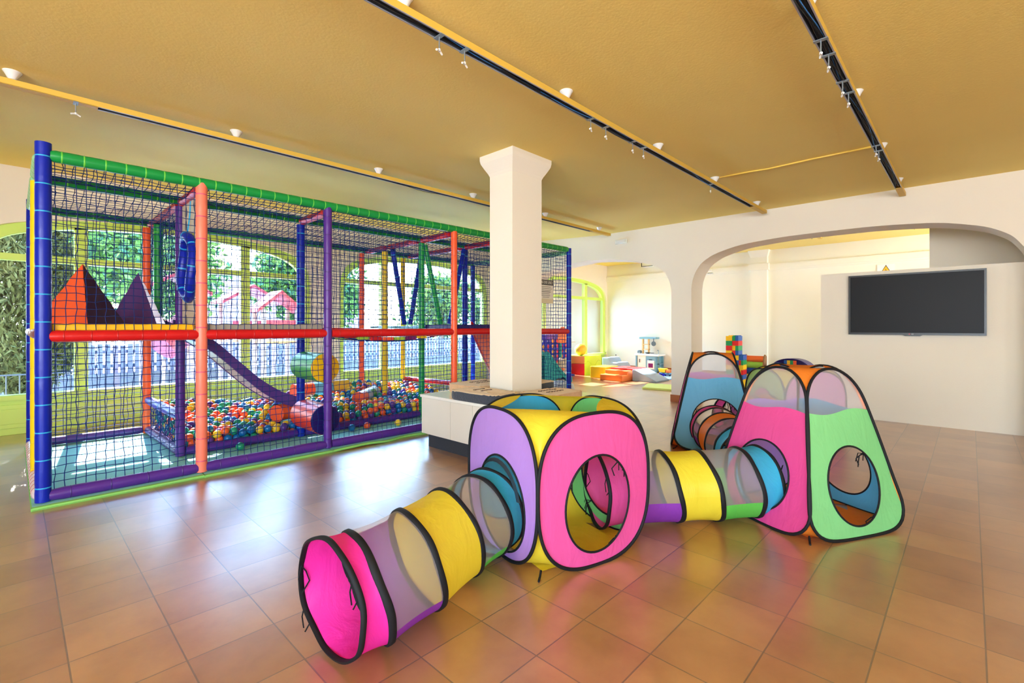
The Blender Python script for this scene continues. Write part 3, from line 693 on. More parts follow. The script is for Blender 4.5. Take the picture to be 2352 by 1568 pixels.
pad('rail', (.14, YF + .06, .07), (.14, YB - .06, .07), 'pinkpad', 'tie_red', .05, .12, rc=.02); rail3([(.13, YF, 1.24), (.13, YM, 1.24), (.13, YB, 1.24)], 'maroon', 'tie_red', .04)
# leaning padded tubes on the upper deck
for a, b, c, t in (((3.97, 6.30, 2.46), (4.26, 6.42, 1.33), 'blue', 'tie_cyan'), ((4.55, 6.38, 2.46), (4.34, 6.38, 1.33), 'blue', 'tie_cyan'), ((4.07, 5.62, 2.46), (4.35, 5.62, 1.33), 'green', 'tie_lime'), ((4.74, 5.55, 2.46), (4.46, 5.55, 1.33), 'blue', 'tie_cyan')):
    pad('leaning_tube', a, b, c, t, .036, .16)
# decks
def deck(x0, x1, y0, y1, mat, z0=1.262, z1=1.318):
    m = MB().box((x0, y0, z0), (x1, y1, z1)); m.build('deck_pad', M[mat], fr, bevel=.012)
deck(.2, 1.1, YF + .02, YB - .05, 'deckyellow'); deck(1.19, 2.24, YF + .02, YM - .03, 'deckgrey'); deck(4.02, 4.76, YM + .04, YB - .05, 'sky', 1.262, 1.30)
deck(4.03, 4.76, YF + .02, YM - .04, 'navy', 1.262, 1.32); deck(4.84, 6.35, YM + .03, YB - .05, 'navy', 1.262, 1.31)
# hanging plank bridge
for i, c in enumerate(['limev', 'red', 'limev', 'red', 'orange', 'limev', 'plum', 'yellow', 'red', 'limev']):
    x = 2.36 + i*.16; u = (x + .07 - 3.15)/.8; z = 1.125 + .085*u*u
    MB().box((x, YF + .1, z), (x + .145, YM - .06, z + .045)).build('bridge_plank', M[c], fr, bevel=.008)
for y in (YF + .12, YM - .08):
    m = MB(); m.path([(2.32 + .1*k, y, 1.13 + .085*((2.32 + .1*k - 3.15)/.8)**2 - .01) for k in range(17)], .008, 6); m.build('bridge_rope', M['net'], fr)
# squeeze rollers
for z, c1, c2, rr in ((.855, 'rollgreen', 'deckyellow', .155), (.305, 'rollred', 'navy', .158)):
    m = MB(); m.tube((2.30, 4.955, z), (2.31, 5.50, z), rr, 40); r_ = m.build('roller', M[c1], fr); smoothangle(r_)
    
    for p, q in (((2.30, 4.945, z), (2.30, 4.957, z)), ((2.31, 5.498, z), (2.31, 5.512, z))): smoothangle(MB().tube(p, q, rr*.985, 40).build('roller_end', M[c2], r_))
# ring climb: a pale panel with cut leaf shapes and a blue padded ring in front
m = MB(); x = 1.145; y0, y1, z0, z1 = YF + .05, YM - .05, 1.30, 2.48
rc_ = (5.225, 1.88); ry, rz = .235, .30
outer = []; inner = []
for a in np.linspace(0, 2*PI, 64, endpoint=False):
    c, s = math.cos(a), math.sin(a); k = min((y1 - rc_[0])/abs(c) if abs(c) > 1e-6 else 9e9, ((z1 - rc_[1]) if s > 0 else (rc_[1] - z0))/abs(s) if abs(s) > 1e-6 else 9e9)
    outer.append((x, rc_[0] + c*k, rc_[1] + s*k)); inner.append((x, rc_[0] + c*ry, rc_[1] + s*rz))
m.grid([[a, b] for a, b in zip(outer, inner)], 0, True); m.grid([[V(*a) + V(.03,0,0), V(*b) + V(.03,0,0)] for a, b in zip(outer, inner)], 0, True); m.grid([[b, V(*b) + V(.03,0,0)] for b in inner], 0, True)
pn = m.build('ring_panel', M['beige'], fr)
for i in range(9):
    zc = 1.36 + .128*i; yc = 5.0 if i % 2 else 5.06
    for s in (-1, 1):
        yy = rc_[0] + s*(.165 if i in (0, 1, 2, 7, 8) else .26); m = MB(); L = []
        for a in np.linspace(0, 2*PI, 14, endpoint=False): L.append((yy + .035*math.cos(a)*(1 - .5*math.sin(a)), zc + .05*math.sin(a)))
        m.prism(L, 0, x - .004, x + .034); m.build('leaf_cutout', M['joint'], pn)
m = MB(); RP = [(x - .03 + .012*math.sin(3*a), rc_[0] - .02 + .19*math.cos(a), rc_[1] - .04 + .285*math.sin(a)) for a in np.linspace(0, 2*PI, 16, endpoint=False)]
m.path(RP, .043, 14, 0, True); 
for k in range(8):
    a, b = V(*RP[2*k]), V(*RP[(2*k+1) % 16]); d = (b-a)/np.linalg.norm(b-a); m.tube(a, a + d*.012, .0455, 14, 1)
m.path([(x - .03, rc_[0] - .02, rc_[1] + .28), (x - .01, rc_[0], 2.3), (x, rc_[0], 2.48)], .006, 6, 1)
smoothangle(m.build('padded_ring', [M['blue'], M['tie_cyan']], fr), 60)
# slide into the ball pit
def slide(prof, y0, y1, bed, side, sh=.1, name='slide'):
    P = [[(px, y, pz) for px, pz in prof] for y in (y0, y1)]
    m = MB(); m.grid(P); m.grid([[(px, y, pz - .03) for px, pz in prof] for y in (y0, y1)]); s_ = m.build(name, M[bed], fr, smooth=True)
    for y in (y0, y1):
        m = MB(); n = len(prof)
        for i in range(n-1):
            a, b = prof[i], prof[i+1]
            m.add([(a[0], y-.02, a[1]-.04), (b[0], y-.02, b[1]-.04), (b[0], y-.02, b[1]+sh), (a[0], y-.02, a[1]+sh), (a[0], y+.02, a[1]-.04), (b[0], y+.02, b[1]-.04), (b[0], y+.02, b[1]+sh), (a[0], y+.02, a[1]+sh)], [(0,1,2,3),(7,6,5,4),(3,2,6,7),(0,4,5,1)])
        m.build('slide_side', M[side], s_)
    return s_
def curve(ctrl, n=24):
    c = np.array(ctrl, float); t = np.linspace(0, len(c)-1, n); i = np.clip(t.astype(int), 0, len(c)-2); f = t - i; f = f*f*(3-2*f)*.5 + f*.5
    p = c[i]*(1-f)[:, None] + c[i+1]*f[:, None]
    for _ in range(3): p[1:-1] = (p[:-2] + 2*p[1:-1] + p[2:])/4
    return [tuple(q) for q in p]
slide(curve([(1.16, 1.27), (1.32, 1.2), (1.55, 1.03), (1.78, .80), (2.0, .58), (2.25, .40), (2.5, .31)], 28), 6.0, 6.5, 'greyv', 'mauve', .10)
slide(curve([(4.85, 1.27), (5.0, 1.0), (5.25, .58), (5.55, .2), (5.9, .08)], 20), 5.0, 5.5, 'orange', 'red', .10)
MB().prism([(5.12, 1.2), (5.3, 1.22), (5.36, 1.05), (5.28, .88), (5.16, 1.02)], 1, 5.52, 5.56).build('slide_cutout_panel', M['limev'], fr)
# foam safety board low in the pit back
# nets
def net(name, O, U, Vv, pu=.058, pv=.058, r=.0031, sag=None, jit=.004, mat='net', clip=None):
    O, U, Vv = V(*O), V(*U), V(*Vv); lu, lv = np.linalg.norm(U), np.linalg.norm(Vv); nu, nv = max(1, int(round(lu/pu))), max(1, int(round(lv/pv)))
    nrm = np.cross(U, Vv); nrm /= np.linalg.norm(nrm)
    I, J = np.meshgrid(np.linspace(0, 1, nu+1), np.linspace(0, 1, nv+1), indexing='ij')
    P = O + I[..., None]*U + J[..., None]*Vv
    js = rng.normal(0, jit, P.shape); js[0] = js[-1] = 0; js[:, 0] = js[:, -1] = 0; P = P + js*.8
    wob = (.009*np.sin(I*7 + 1) * np.sin(J*PI))[..., None]*(U/lu); P = P + wob
    if sag: P[..., 2] -= sag*(4*J*(1-J))
    A = []; B = []
    for i in range(nu+1):
        for j in range(nv): A.append(P[i, j]); B.append(P[i, j+1])
    for j in range(nv+1):
        for i in range(nu): A.append(P[i, j]); B.append(P[i+1, j])
    A = np.array(A); B = np.array(B); 
    if clip is not None:
        k = clip((A + B)/2); A, B = A[k], B[k]
    d = B - A; d /= np.linalg.norm(d, axis=1)[:, None]
    w = np.cross(d, nrm); w /= np.linalg.norm(w, axis=1)[:, None]
    offs = [r*(math.cos(a)*nrm + math.sin(a)*w) for a in (0, 2*PI/3, 4*PI/3)]
    n = len(A); vs = np.empty((n, 6, 3))
    for k in range(3): vs[:, k] = A + offs[k]; vs[:, 3+k] = B + offs[k]
    b = np.arange(n)*6
    fs = np.stack([np.stack([b+k, b+(k+1) % 3, b+3+(k+1) % 3, b+3+k], 1) for k in range(3)], 1).reshape(-1, 4)
    # knots
    K = P.reshape(-1, 3); 
    if clip is not None: K = K[clip(K)]
    kr = r*1.9; ko = np.array([(kr,0,0),(-kr,0,0),(0,kr,0),(0,-kr,0),(0,0,kr),(0,0,-kr)])
    kv = (K[:, None] + ko).reshape(-1, 3); kb = n*6 + np.arange(len(K))*6
    kf = np.stack([np.stack([kb+a, kb+c, kb+e], 1) for a, c, e in ((0,2,4),(2,1,4),(1,3,4),(3,0,4),(2,0,5),(1,2,5),(3,1,5),(0,3,5))], 1).reshape(-1, 3)
    vv = np.vstack([vs.reshape(-1, 3), kv]) - ORG[fr.name]
    me = bpy.data.meshes.new(name); me.vertices.add(len(vv)); me.vertices.foreach_set('co', vv.ravel())
    me.loops.add(fs.size + kf.size); me.loops.foreach_set('vertex_index', np.concatenate([fs.ravel(), kf.ravel()]))
    me.polygons.add(len(fs) + len(kf)); me.polygons.foreach_set('loop_start', np.concatenate([np.arange(len(fs))*4, fs.size + np.arange(len(kf))*3]))
    me.materials.append(M[mat]); me.update(); me.validate()
    o = bpy.data.objects.new(name, me); COL.objects.link(o); o.parent = fr; return o
for a, b in zip(XP[:-1], XP[1:]):
    net('net', (a, YF, .1), (b - a, 0, 0), (0, 0, 1.09)); net('net', (a, YF, 1.26), (b - a, 0, 0), (0, 0, 1.25))
XB_ = [.14, 1.11, 3.9, 6.3]
for a, b in zip(XB_[:-1], XB_[1:]):
    net('net', (a, YB, .1), (b - a, 0, 0), (0, 0, 2.4), .06, .06)
net('net', (2.31, YM, 1.33), (1.69, 0, 0), (0, 0, 1.15), .06, .06); net('net', (4.8, YM, 1.33), (1.6, 0, 0), (0, 0, 1.15), .06, .06)
net('net', (.14, YF, .12), (0, YB - YF, 0), (0, 0, 2.38), .06, .06)
net('net', (1.14, YM, 1.32), (0, YB - YM, 0), (0, 0, 1.15)); net('net', (1.14, YM, .1), (0, YB - YM, 0), (0, 0, .3), .05, .05)
net('net', (6.43, YF, .12), (-.1, YB - YF, 0), (0, 0, 2.38), .06, .06)
for a, b in ((.14, 2.3), (2.3, 4.0), (4.0, 6.4)):
    net('roof_net', (a, YF, 2.54), (b - a, 0, 0), (0, YM - YF, 0), .06, .06, sag=.06); net('roof_net', (a, YM, 2.54), (b - a, 0, 0), (0, YB - YM, 0), .06, .06, sag=.11)
# rules board hung on the front net
sx0, sx1, sz0, sz1 = 5.48, 5.99, 1.66, 2.03
sg = thing('rules_sign', 'printed rules board headed in capitals hanging on the net, partly behind the pillar', 'sign', (5.73, YF - .03, sz0))
MB().box((sx0, YF - .034, sz0), (sx1, YF - .026, sz1)).build('board', M['signpaper'], sg)
MB().box((sx0, YF - .036, sz1 - .085), (sx1, YF - .0335, sz1)).build('heading_band', M['signdark'], sg); MB().box((sx0, YF - .036, sz0), (sx1, YF - .0335, sz0 + .07)).build('footer_band', M['signcream'], sg)
RX = Matrix.Rotation(PI/2, 4, 'X')
text('lettering', 'NORMAS DE USO', .058, M['signpaper'], sg, Matrix.Translation((5.735, YF - .037, sz1 - .043)) @ RX)
m = MB()
for i, (w, x) in enumerate([(.3, 5.85), (.36, 5.84), (.33, 5.83), (.28, 5.85), (.2, 5.87), (.24, 5.86), (.16, 5.88)]):
    z = sz1 - .115 - i*.027; x -= .07; m.box((x - w/2, YF - .0365, z), (x + w/2, YF - .0338, z + (.009 if i == 3 else .006)))
m.build('print_line', M['signink'], sg)
for s, x in ((-1, sx0 + .02), (1, sx1 - .02)): MB().path([(x, YF - .03, sz1 - .01), (x + s*.02, YF - .015, sz1 + .03), (x + s*.025, YF - .005, sz1 + .05)], .004, 5).build('hanging_string', M['black'], sg)

# foam pyramids on the left deck
def pyramid(c, b, h, rot, mats, lab):
    m = MB(); z = 1.319; q = [(c[0] + b*math.cos(rot + k*PI/2), c[1] + b*math.sin(rot + k*PI/2)) for k in range(4)]
    for k in range(4):
        a, d = q[k], q[(k+1) % 4]; P = []
        for i in range(9):
            t = i/8*.985; ww = .004*math.sin(i*2.3 + k)
            P.append([( (a[0]*(1-s) + d[0]*s)*(1-t) + c[0]*t + ww, (a[1]*(1-s) + d[1]*s)*(1-t) + c[1]*t, z + h*t) for s in (0, .25, .5, .75, 1)])
        m.grid(P, k % 2)
    m.add([(x, y, z) for x, y in q], [(3, 2, 1, 0)], 0)
    o = m.build('foam_pyramid', [M[k] for k in mats], None, org=(c[0], c[1], z), recalc=True); tag(o, lab, 'foam shape', 'foam pyramids on the deck')
pyramid((.41, 5.42), .285, .51, math.radians(-88), ('darkplum', 'orange'), 'orange and dark plum foam pyramid, largest on the yellow deck')
pyramid((.89, 6.15), .275, .53, math.radians(-66), ('orange', 'mauve'), 'purple foam pyramid with a red orange side, nearest the green post')
pyramid((.47, 6.35), .29, .52, math.radians(-72), ('plum', 'mauve'), 'purple foam pyramid with a plum side, behind the largest pyramid')

# foam floor mats under the frame
def fmat(x0, x1, y0, y1, lab, wavy=0.0):
    n = 40; m = MB(); T = .022
    top = []; bot = []
    def yw(x):
        if not wavy: return y0
        t = (x - x0)/(x1 - x0); return y0 + .0*t - wavy*(.5*math.sin(t*9 - .6) + .35*math.sin(t*21))*min(1, t*6)
    def zw(x): return .0 if not wavy else .012*max(0, math.sin((x - x0)*5))
    xs = np.linspace(x0, x1, n)
    P = [[(x, yw(x), zw(x)), (x, yw(x) - .006, zw(x) + T*.5), (x, yw(x), zw(x) + T), (x, yw(x) + .03, zw(x)*.8 + T + .001)] for x in xs]; m.grid(P, 1)
    m.grid([[(x, yw(x) + .03, zw(x)*.8 + T + .001), (x, y0 + .14, T)] for x in xs], 0)
    m.box((x0, y0 + .139, 0), (x1, y1, T), 0); m.box((x0 - .006, y0, 0), (x0, y1, T*.9), 1); m.box((x1, y0, 0), (x1 + .004, y1, T*.9), 1)
    o = m.build('foam_floor_mat', [M['mat_teal'], M['mat_green']], None, org=((x0+x1)/2, y0, 0)); tag(o, lab, 'floor mat', 'foam floor mats under the play frame')
fmat(.095, 1.14, 4.745, 7.25, 'teal foam floor mat with green edge at the left end of the play frame'); fmat(1.146, 2.28, 4.735, 7.25, 'teal foam floor mat with green edge between the salmon post and the purple post')
fmat(2.286, 4.0, 4.735, 7.25, 'foam floor mat with a wavy lifted green edge beside the bench', .04); fmat(4.006, 6.5, 4.76, 7.25, 'foam floor mat at the far right end of the play frame behind the bench')

# ball pit
BR_ = .042
meB = {}
for k in BALLC:
    m = MB(); m.ball((0, 0, 0), BR_, 0, 20, 12); meB[k] = m.mesh('plastic_ball', [M['ball_' + k]], smooth=True)
x0, x1, y0, y1 = 1.22, 4.72, YM + .075, YB - .06
logs = [((2.18, 5.98), (2.62, 6.25), .10, ['orange', 'yelloworange', 'sky'], 'foam log with an orange end lying in the ball pit beside the rollers'),
        ((2.72, 6.85), (3.55, 6.9), .10, ['orange', 'sky', 'yelloworange'], 'striped foam log lying along the back of the ball pit'),
        ((3.28, 6.05), (3.78, 6.5), .095, ['orange', 'bluegrey', 'green', 'bluegrey'], 'foam log with grey blue and green bands in the ball pit near the green post')]
def surfz(x, y): return .165 + .17*((y - y0)/(y1 - y0)) + .03*math.sin(x*2.3) + .03*math.sin(y*5 + x*3) + .07*max(0, (x - 3.2)/1.4)*((y - y0)/(y1 - y0))
def inlog(x, y):
    for a, b, r, *_ in logs:
        A_, B_ = V(*a), V(*b); t = np.clip(np.dot(V(x, y) - A_, B_ - A_)/np.dot(B_ - A_, B_ - A_), 0, 1)
        if np.linalg.norm(V(x, y) - A_ - t*(B_ - A_)) < r + .012: return True
    return False
balls = []; st = BR_*2.0
for layer in (0, 1):
    for j in range(int((y1 - y0)/(st*.9)) + 1):
        for i in range(int((x1 - x0)/st) + 1):
            x = x0 + (i + .5*(j % 2) + .37*layer)*st + random.uniform(-.008, .008); y = y0 + (j + .4*layer)*st*.9 + random.uniform(-.006, .006)
            if x > x1 or y > y1 or inlog(x, y): continue
            if abs(x - 2.31) < .09 and abs(y - YM) < .1 or abs(x - 3.93) < .09 and abs(y - 6.45) < .09 or abs(x-4.0) < .09 and abs(y-YM) < .09: continue
            balls.append((x, y, max(BR_ + .022, surfz(x, y) - layer*st*.83 + random.uniform(-.02, .02)), layer))
# front wall of the pile: lower rows along the rail
for row in (1, 2):
    for i in range(int((x1 - x0)/st)):
        x = x0 + (i + .3*row)*st
        if abs(x - 2.31) > .09 and abs(x - 4.0) > .09: balls.append((x, y0 + .01, max(BR_ + .022, surfz(x, y0) - row*st*.85), 1))
for row in range(1, 6):
    for j in range(int((y1 - y0)/st)):
        balls.append((x0 - .01, y0 + j*st + .02*row, max(BR_ + .022, surfz(x0, y0 + j*st) - row*st*.8), 1))
names = list(BALLC); cnames = {'purple': 0, 'orange': 1, 'yellow': 2, 'green': 3, 'blue': 4}
pick = [names[k] for k in rng.choice(5, len(balls), p=[.19, .25, .18, .17, .21])]
front = sorted([k for k in range(len(balls)) if balls[k][3] == 0], key=lambda k: balls[k][0]*CC + balls[k][1]*CS)[:286]
fs_ = set(front)
for k in front:
    b = balls[k]; o = place('plastic_ball', meB[pick[k]], b[:3], '%s plastic ball on top of the front part of the ball pit' % pick[k], 'ball', 'plastic balls on top of the front of the ball pit')
m = MB()
for k, b in enumerate(balls):
    if k not in fs_: m.ball(b[:3], BR_, cnames[pick[k]], 12, 7)
o = m.build('plastic_ball_heap', [M['ball_' + n] for n in names], None, smooth=True, org=(3.0, 6.4, 0)); tag(o, 'heap of mixed plastic balls filling the back of the ball pit', 'balls', kind='stuff')
for x, y, c, lab in ((3.42, 5.30, 'yellow', 'yellow plastic ball escaped onto the mat near the bench'), (3.05, 5.42, 'orange', 'orange plastic ball escaped onto the mat below the plank bridge'), (2.86, 5.44, 'blue', 'blue plastic ball escaped onto the mat below the plank bridge'), (1.62, 5.42, 'green', 'green plastic ball escaped onto the mat near the salmon post')):
    place('plastic_ball', meB[c], (x, y, .022 + BR_), lab, 'ball')
for a, b, r, cs, lab in logs:
    A_, B_ = V(*a), V(*b); d = B_ - A_; mid = (A_ + B_)/2; zz = surfz(*mid) + .055
    rt = thing('foam_log', lab, 'foam log', (mid[0], mid[1], zz - r), 'foam logs in the ball pit')
    n = len(cs)
    for i, c in enumerate(cs):
        p, q = A_ + d*i/n, A_ + d*(i+1)/n; mm = MB(); mm.tube((*p, zz), (*q, zz), r, 28); smoothangle(mm.build('foam_section', M[c], rt))
# ------------------------------------------------------------------ bench round the pillar, cushions
bx0, bx1, by0, by1, bz = 3.03, 4.36, 2.75, 4.27, .57
be = thing('storage_bench', 'low cream storage bench with dark plinth built round the pillar', 'bench', (3.7, 3.5, 0))
def ring_box(a, b, c, d, z0, z1):
    m = MB()
    for x0_, x1_, y0_, y1_ in ((a, 3.44, c, d), (3.91, b, c, d), (3.44, 3.91, c, 3.29), (3.44, 3.91, 3.635, d)): m.box((x0_, y0_, z0), (x1_, y1_, z1))
    return m
clean(ring_box(bx0 + .09, bx1 - .09, by0 + .09, by1 - .03, 0, .155).build('plinth', M['dark'], be))
clean(ring_box(bx0 + .03, bx1 - .03, by0 + .03, by1 - .02, .155, bz - .028).build('carcass', M['joint'], be))
m = MB()
for x0_, x1_, y0_, y1_ in ((bx0, 3.449, by0, by1), (3.901, bx1, by0, by1), (3.449, 3.901, by0, 3.299), (3.449, 3.901, 3.626, by1)):
    m.box((x0_, y0_, bz - .028), (x1_, y1_, bz), 0)
m.build('bench_top', M['top'], be)
ys = [by1 - .01, float(atx(1032, 950, bx0)[1]), float(atx(1083, 960, bx0)[1]), by0 + .02]
for a, b in zip(ys[:-1], ys[1:]):
    MB().box((bx0 + .012, b + .0025, .158), (bx0 + .03, a - .0025, bz - .032)).build('door', M['cab'], be, bevel=.0015)
xs_ = np.linspace(bx0 + .02, bx1 - .02, 4)
for a, b in zip(xs_[:-1], xs_[1:]):
    MB().box((a + .0025, by0 + .012, .158), (b - .0025, by0 + .03, bz - .032)).build('door', M['cab'], be, bevel=.0015)
MB().box((bx1 - .03, by0 + .03, .158), (bx1 - .014, by1 - .02, bz - .032)).build('end_panel', M['cab'], be)
def cushion(cx, cy, w, d, h, rot, side, lab, scribble=True):
    r = thing('floor_cushion', lab, 'cushion', (cx, cy, bz), 'cushions on the bench')
    c, s = math.cos(rot), math.sin(rot)
    def pt(a, k, z):
        ca, sa = math.cos(a), math.sin(a); e = 2/7
        x = w/2*k*np.sign(ca)*abs(ca)**e; y = d/2*k*np.sign(sa)*abs(sa)**e
        return (cx + x*c - y*s, cy + x*s + y*c, bz + z)
    A_ = np.linspace(0, 2*PI, 72, endpoint=False)
    wob = lambda a, q: .003*math.sin(a*17 + q) + .002*math.sin(a*31)
    m = MB(); m.grid([[pt(a, .95, .002), pt(a, 1.0, .015), pt(a, 1.005 + wob(a, 0), h*.5), pt(a, 1.0, h - .012), pt(a, .985, h - .002 + wob(a, 1))] for a in A_], 0, True)
    m.build('cushion_side', side, r, smooth=True)
    m = MB(); m.grid([[pt(a, .985, h - .002 + wob(a, 1))] + [pt(a, k, h + .012*(1 - k*k) - .010*math.exp(-((k - .5)/.12)**2)*(.5 + .5*math.cos(4*a)) ) for k in (.93, .85, .75, .6, .5, .4, .25, .1, .01)] for a in A_], 0, True)
    m.build('cushion_top', M['cush_tan'], r, smooth=True)
    m = MB(); m.path([pt(a, .992 + wob(a, 2), h - .002 + wob(a, 1)) for a in A_], .0055, 6, 0, True); m.build('edge_piping', side if side is M['cush_side'] else M['cush_tan'], r, smooth=True)
    if scribble:
        m = MB()
        for q in range(2):
            L = []
            for k in range(22):
                x = -w*.22 + w*.44*k/21; y = -.05 + .10*q + .014*math.sin(k*1.9 + q); L.append((cx + x*c - y*s, cy + x*s + y*c, bz + h + .0125 - .00))
            m.path(L, .0035, 4)
        m.build('cushion_print', M['print'], r)
cushion(3.19, 3.45, .34, .62, .095, .04, M['cush_navy'], 'tan topped cushion with slate sides on the bench side facing the play frame corner')
cushion(3.655, 2.965, .57, .37, .086, -.06, M['cush_side'], 'tan tufted cushion on the near edge of the bench behind the cube tent')
cushion(3.62, 3.93, .62, .50, .10, .05, M['cush_side'], 'tan cushion behind the pillar on the play frame side of the bench')
cushion(4.13, 3.74, .40, .60, .10, 0, M['cush_navy'], 'slate sided cushion behind the pillar on the far side of the bench')

# ------------------------------------------------------------------ television and wall fittings
tv = thing('television', 'large black wall mounted television on the low cream partition', 'television', (8.25, .555, 1.18))
y0, y1, z0, z1 = -.142, 1.253, 1.182, 2.008; xf = 8.215
m = MB(); b = .022
m.box((xf, y0, z0), (xf + .055, y0 + b, z1)); m.box((xf, y1 - b, z0), (xf + .055, y1, z1)); m.box((xf, y0 + b, z1 - b), (xf + .055, y1 - b, z1)); m.box((xf, y0 + b, z0), (xf + .055, y1 - b, z0 + b*1.3)); m.box((xf + .012, y0 + b, z0 + b), (xf + .055, y1 - b, z1 - b))
m.build('bezel', M['tvframe'], tv); MB().box((xf + .006, y0 + b, z0 + b*1.3), (xf + .012, y1 - b, z1 - b)).build('screen', M['tvscreen'], tv)
m = MB(); m.prism([(.45, z0), (.48, z0 - .014), (.63, z0 - .014), (.66, z0)], 0, xf + .004, xf + .03); m.build('chin', M['tvframe'], tv)
MB().box((8.27, .2, 1.4), (8.28, .9, 1.8)).build('wall_bracket', M['tvframe'], tv)
m = MB(); m.tube((xf - .002, .585, z0 + .012), (xf, .585, z0 + .012), .008, 14); m.build('logo_disc', M['logo_red'], tv)
text('logo_letters', 'LG', .018, M['logo_white'], tv, Matrix.Translation((xf - .001, .555, z0 + .012)) @ Matrix.Rotation(-PI/2, 4, 'Z') @ Matrix.Rotation(PI/2, 4, 'X'))
def onwall(u, v, X): return atx(u, v, X)
p = onwall(2035, 617, XF); sx, sz = .15, .15
sg = thing('warning_sign', 'white sign with yellow electrical hazard triangle above the television partition', 'sign', (XF - .01, p[1], p[2] - sz))
MB().box((XF - .012, p[1] - sx, p[2] - .24), (XF - .004, p[1] + sx, p[2] + .095)).build('board', M['wplastic'], sg)
T_ = lambda k, off=0: [(p[1] - .12*k, p[2] - .14*k + off), (p[1] + .12*k, p[2] - .14*k + off), (p[1], p[2] + .08*k + off)]
MB().prism(T_(1), 0, XF - .0135, XF - .012).build('triangle_border', M['inkblack'], sg); MB().prism(T_(.82, -.006), 0, XF - .015, XF - .0135).build('triangle', M['warn'], sg)
q = p[2] - .05; MB().prism([(p[1] + .012, q + .06), (p[1] - .02, q - .01), (p[1] - .002, q - .008), (p[1] - .012, q - .06), (p[1] + .02, q + .012), (p[1] + .002, q + .01)], 0, XF - .0165, XF - .015).build('bolt_symbol', M['inkblack'], sg)
p = onwall(1428, 554, XW)
el = thing('emergency_light', 'white rectangular emergency light on the wall above the small arch', 'light fitting', (XW, p[1], p[2]))
MB().box((XW - .035, p[1] - .125, p[2] - .045), (XW, p[1] + .125, p[2] + .035)).build('housing', M['wplastic'], el, bevel=.008); MB().box((XW - .042, p[1] - .095, p[2] - .03), (XW - .034, p[1] + .095, p[2] + .02)).build('diffuser', M['ceramic'], el, bevel=.004)
p = onwall(1631, 622, XF); el = thing('emergency_light', 'small white fitting on the far wall beside the big arch edge', 'light fitting', (XF, p[1], p[2]))
MB().box((XF - .06, p[1] - .07, p[2] - .03), (XF, p[1] + .07, p[2] + .05)).build('housing', M['wplastic'], el, bevel=.01); MB().box((XF - .05, p[1] - .09, p[2] - .09), (XF - .01, p[1] + .05, p[2] - .05)).build('diffuser', M['ceramic'], el, bevel=.005)
for u, v, w, lab in ((1415, 815, .04, 'single white socket on the far wall, left of the toy kitchen'), (1452, 843, .08, 'white double socket low on the far wall near the toy kitchen')):
    p = onwall(u, v, XF); so = thing('wall_socket', lab, 'socket', (XF, p[1], p[2])); MB().box((XF - .008, p[1] - w, p[2] - .04), (XF, p[1] + w, p[2] + .04)).build('faceplate', M['wplastic'], so, bevel=.004)
    m = MB()
    for k in ((0,) if w < .05 else (-.04, .04)): m.tube((XF - .0095, p[1] + k, p[2]), (XF - .007, p[1] + k, p[2]), .022, 16)
    m.build('socket_well', M['joint'], so)
p = onwall(1491, 606, XF - .2)
vn = thing('air_vent', 'white air vent with black rim high on the far wall seen under the small arch', 'vent', (XF - .2, p[1], p[2])); MB().box((XF - .25, p[1] - .22, p[2] - .07), (XF, p[1] + .22, p[2] + .055)).build('housing', M['wplastic'], vn)
m = MB()
for a, b_, c_, d_ in ((-.22, .22, .04, .055), (-.22, .22, -.07, -.055), (-.22, -.2, -.055, .04), (.2, .22, -.055, .04)): m.box((XF - .256, p[1] + a, p[2] + c_), (XF - .25, p[1] + b_, p[2] + d_))
m.build('rim', M['inkblack'], vn)

# ------------------------------------------------------------------ far room: soft blocks
def block(name, lab, boxes, mats, rot=0, cat='foam block', grp='soft foam blocks in the far room', bev=.012):
    m = MB(); c0 = np.mean([[(b[0][0]+b[1][0])/2, (b[0][1]+b[1][1])/2] for b in boxes], axis=0)
    for b in boxes: m.box(b[0], b[1], b[2] if len(b) > 2 else 0, rot, c0)
    o = m.build(name, mats, None, org=(c0[0], c0[1], min(b[0][2] for b in boxes)), bevel=bev); return tag(o, lab, cat, grp)
m = MB(); m.prism([(9.84, 0), (10.29, 0), (10.29, .235), (10.06, .235), (10.06, .14), (9.84, .14)], 1, 5.86, 6.48); o = m.build('foam_steps', [M['orangev']], None, org=(10.06, 6.17, 0), bevel=.012); tag(o, 'orange two step foam block in the far room', 'foam block', 'soft foam blocks in the far room')
block('foam_block', 'low red foam block behind the orange foam steps', [((10.31, 5.84, 0), (10.95, 6.48, .27))], [M['redv']])
m = MB(); m.prism([(5.81, 0), (5.81, .265), (5.76, .265), (5.2, .035), (5.2, 0)], 0, 10.2, 10.86); o = m.build('foam_wedge', [M['bluegrey']], None, org=(10.5, 5.5, 0), bevel=.008); tag(o, 'grey blue foam ramp beside the red foam block', 'foam block', 'soft foam blocks in the far room')
block('foam_block', 'yellow foam block left of the orange foam steps', [((10.14, 6.51, 0), (10.72, 6.97, .285))], [M['yellowv']])
def wavy(lo):
    X = np.linspace(10.42, 11.2, 40); w = [.30 + .07*math.sin((x - 10.42)*2*PI/.52 - .3)*(x > 10.5) for x in X]
    return ([(10.42, 0), (11.2, 0)] + list(zip(X[::-1], w[::-1]))) if lo else ([(10.42, .505), (10.42, w[0] + .006)] + [(x, z + .006) for x, z in zip(X, w)] + [(11.2, .505)])
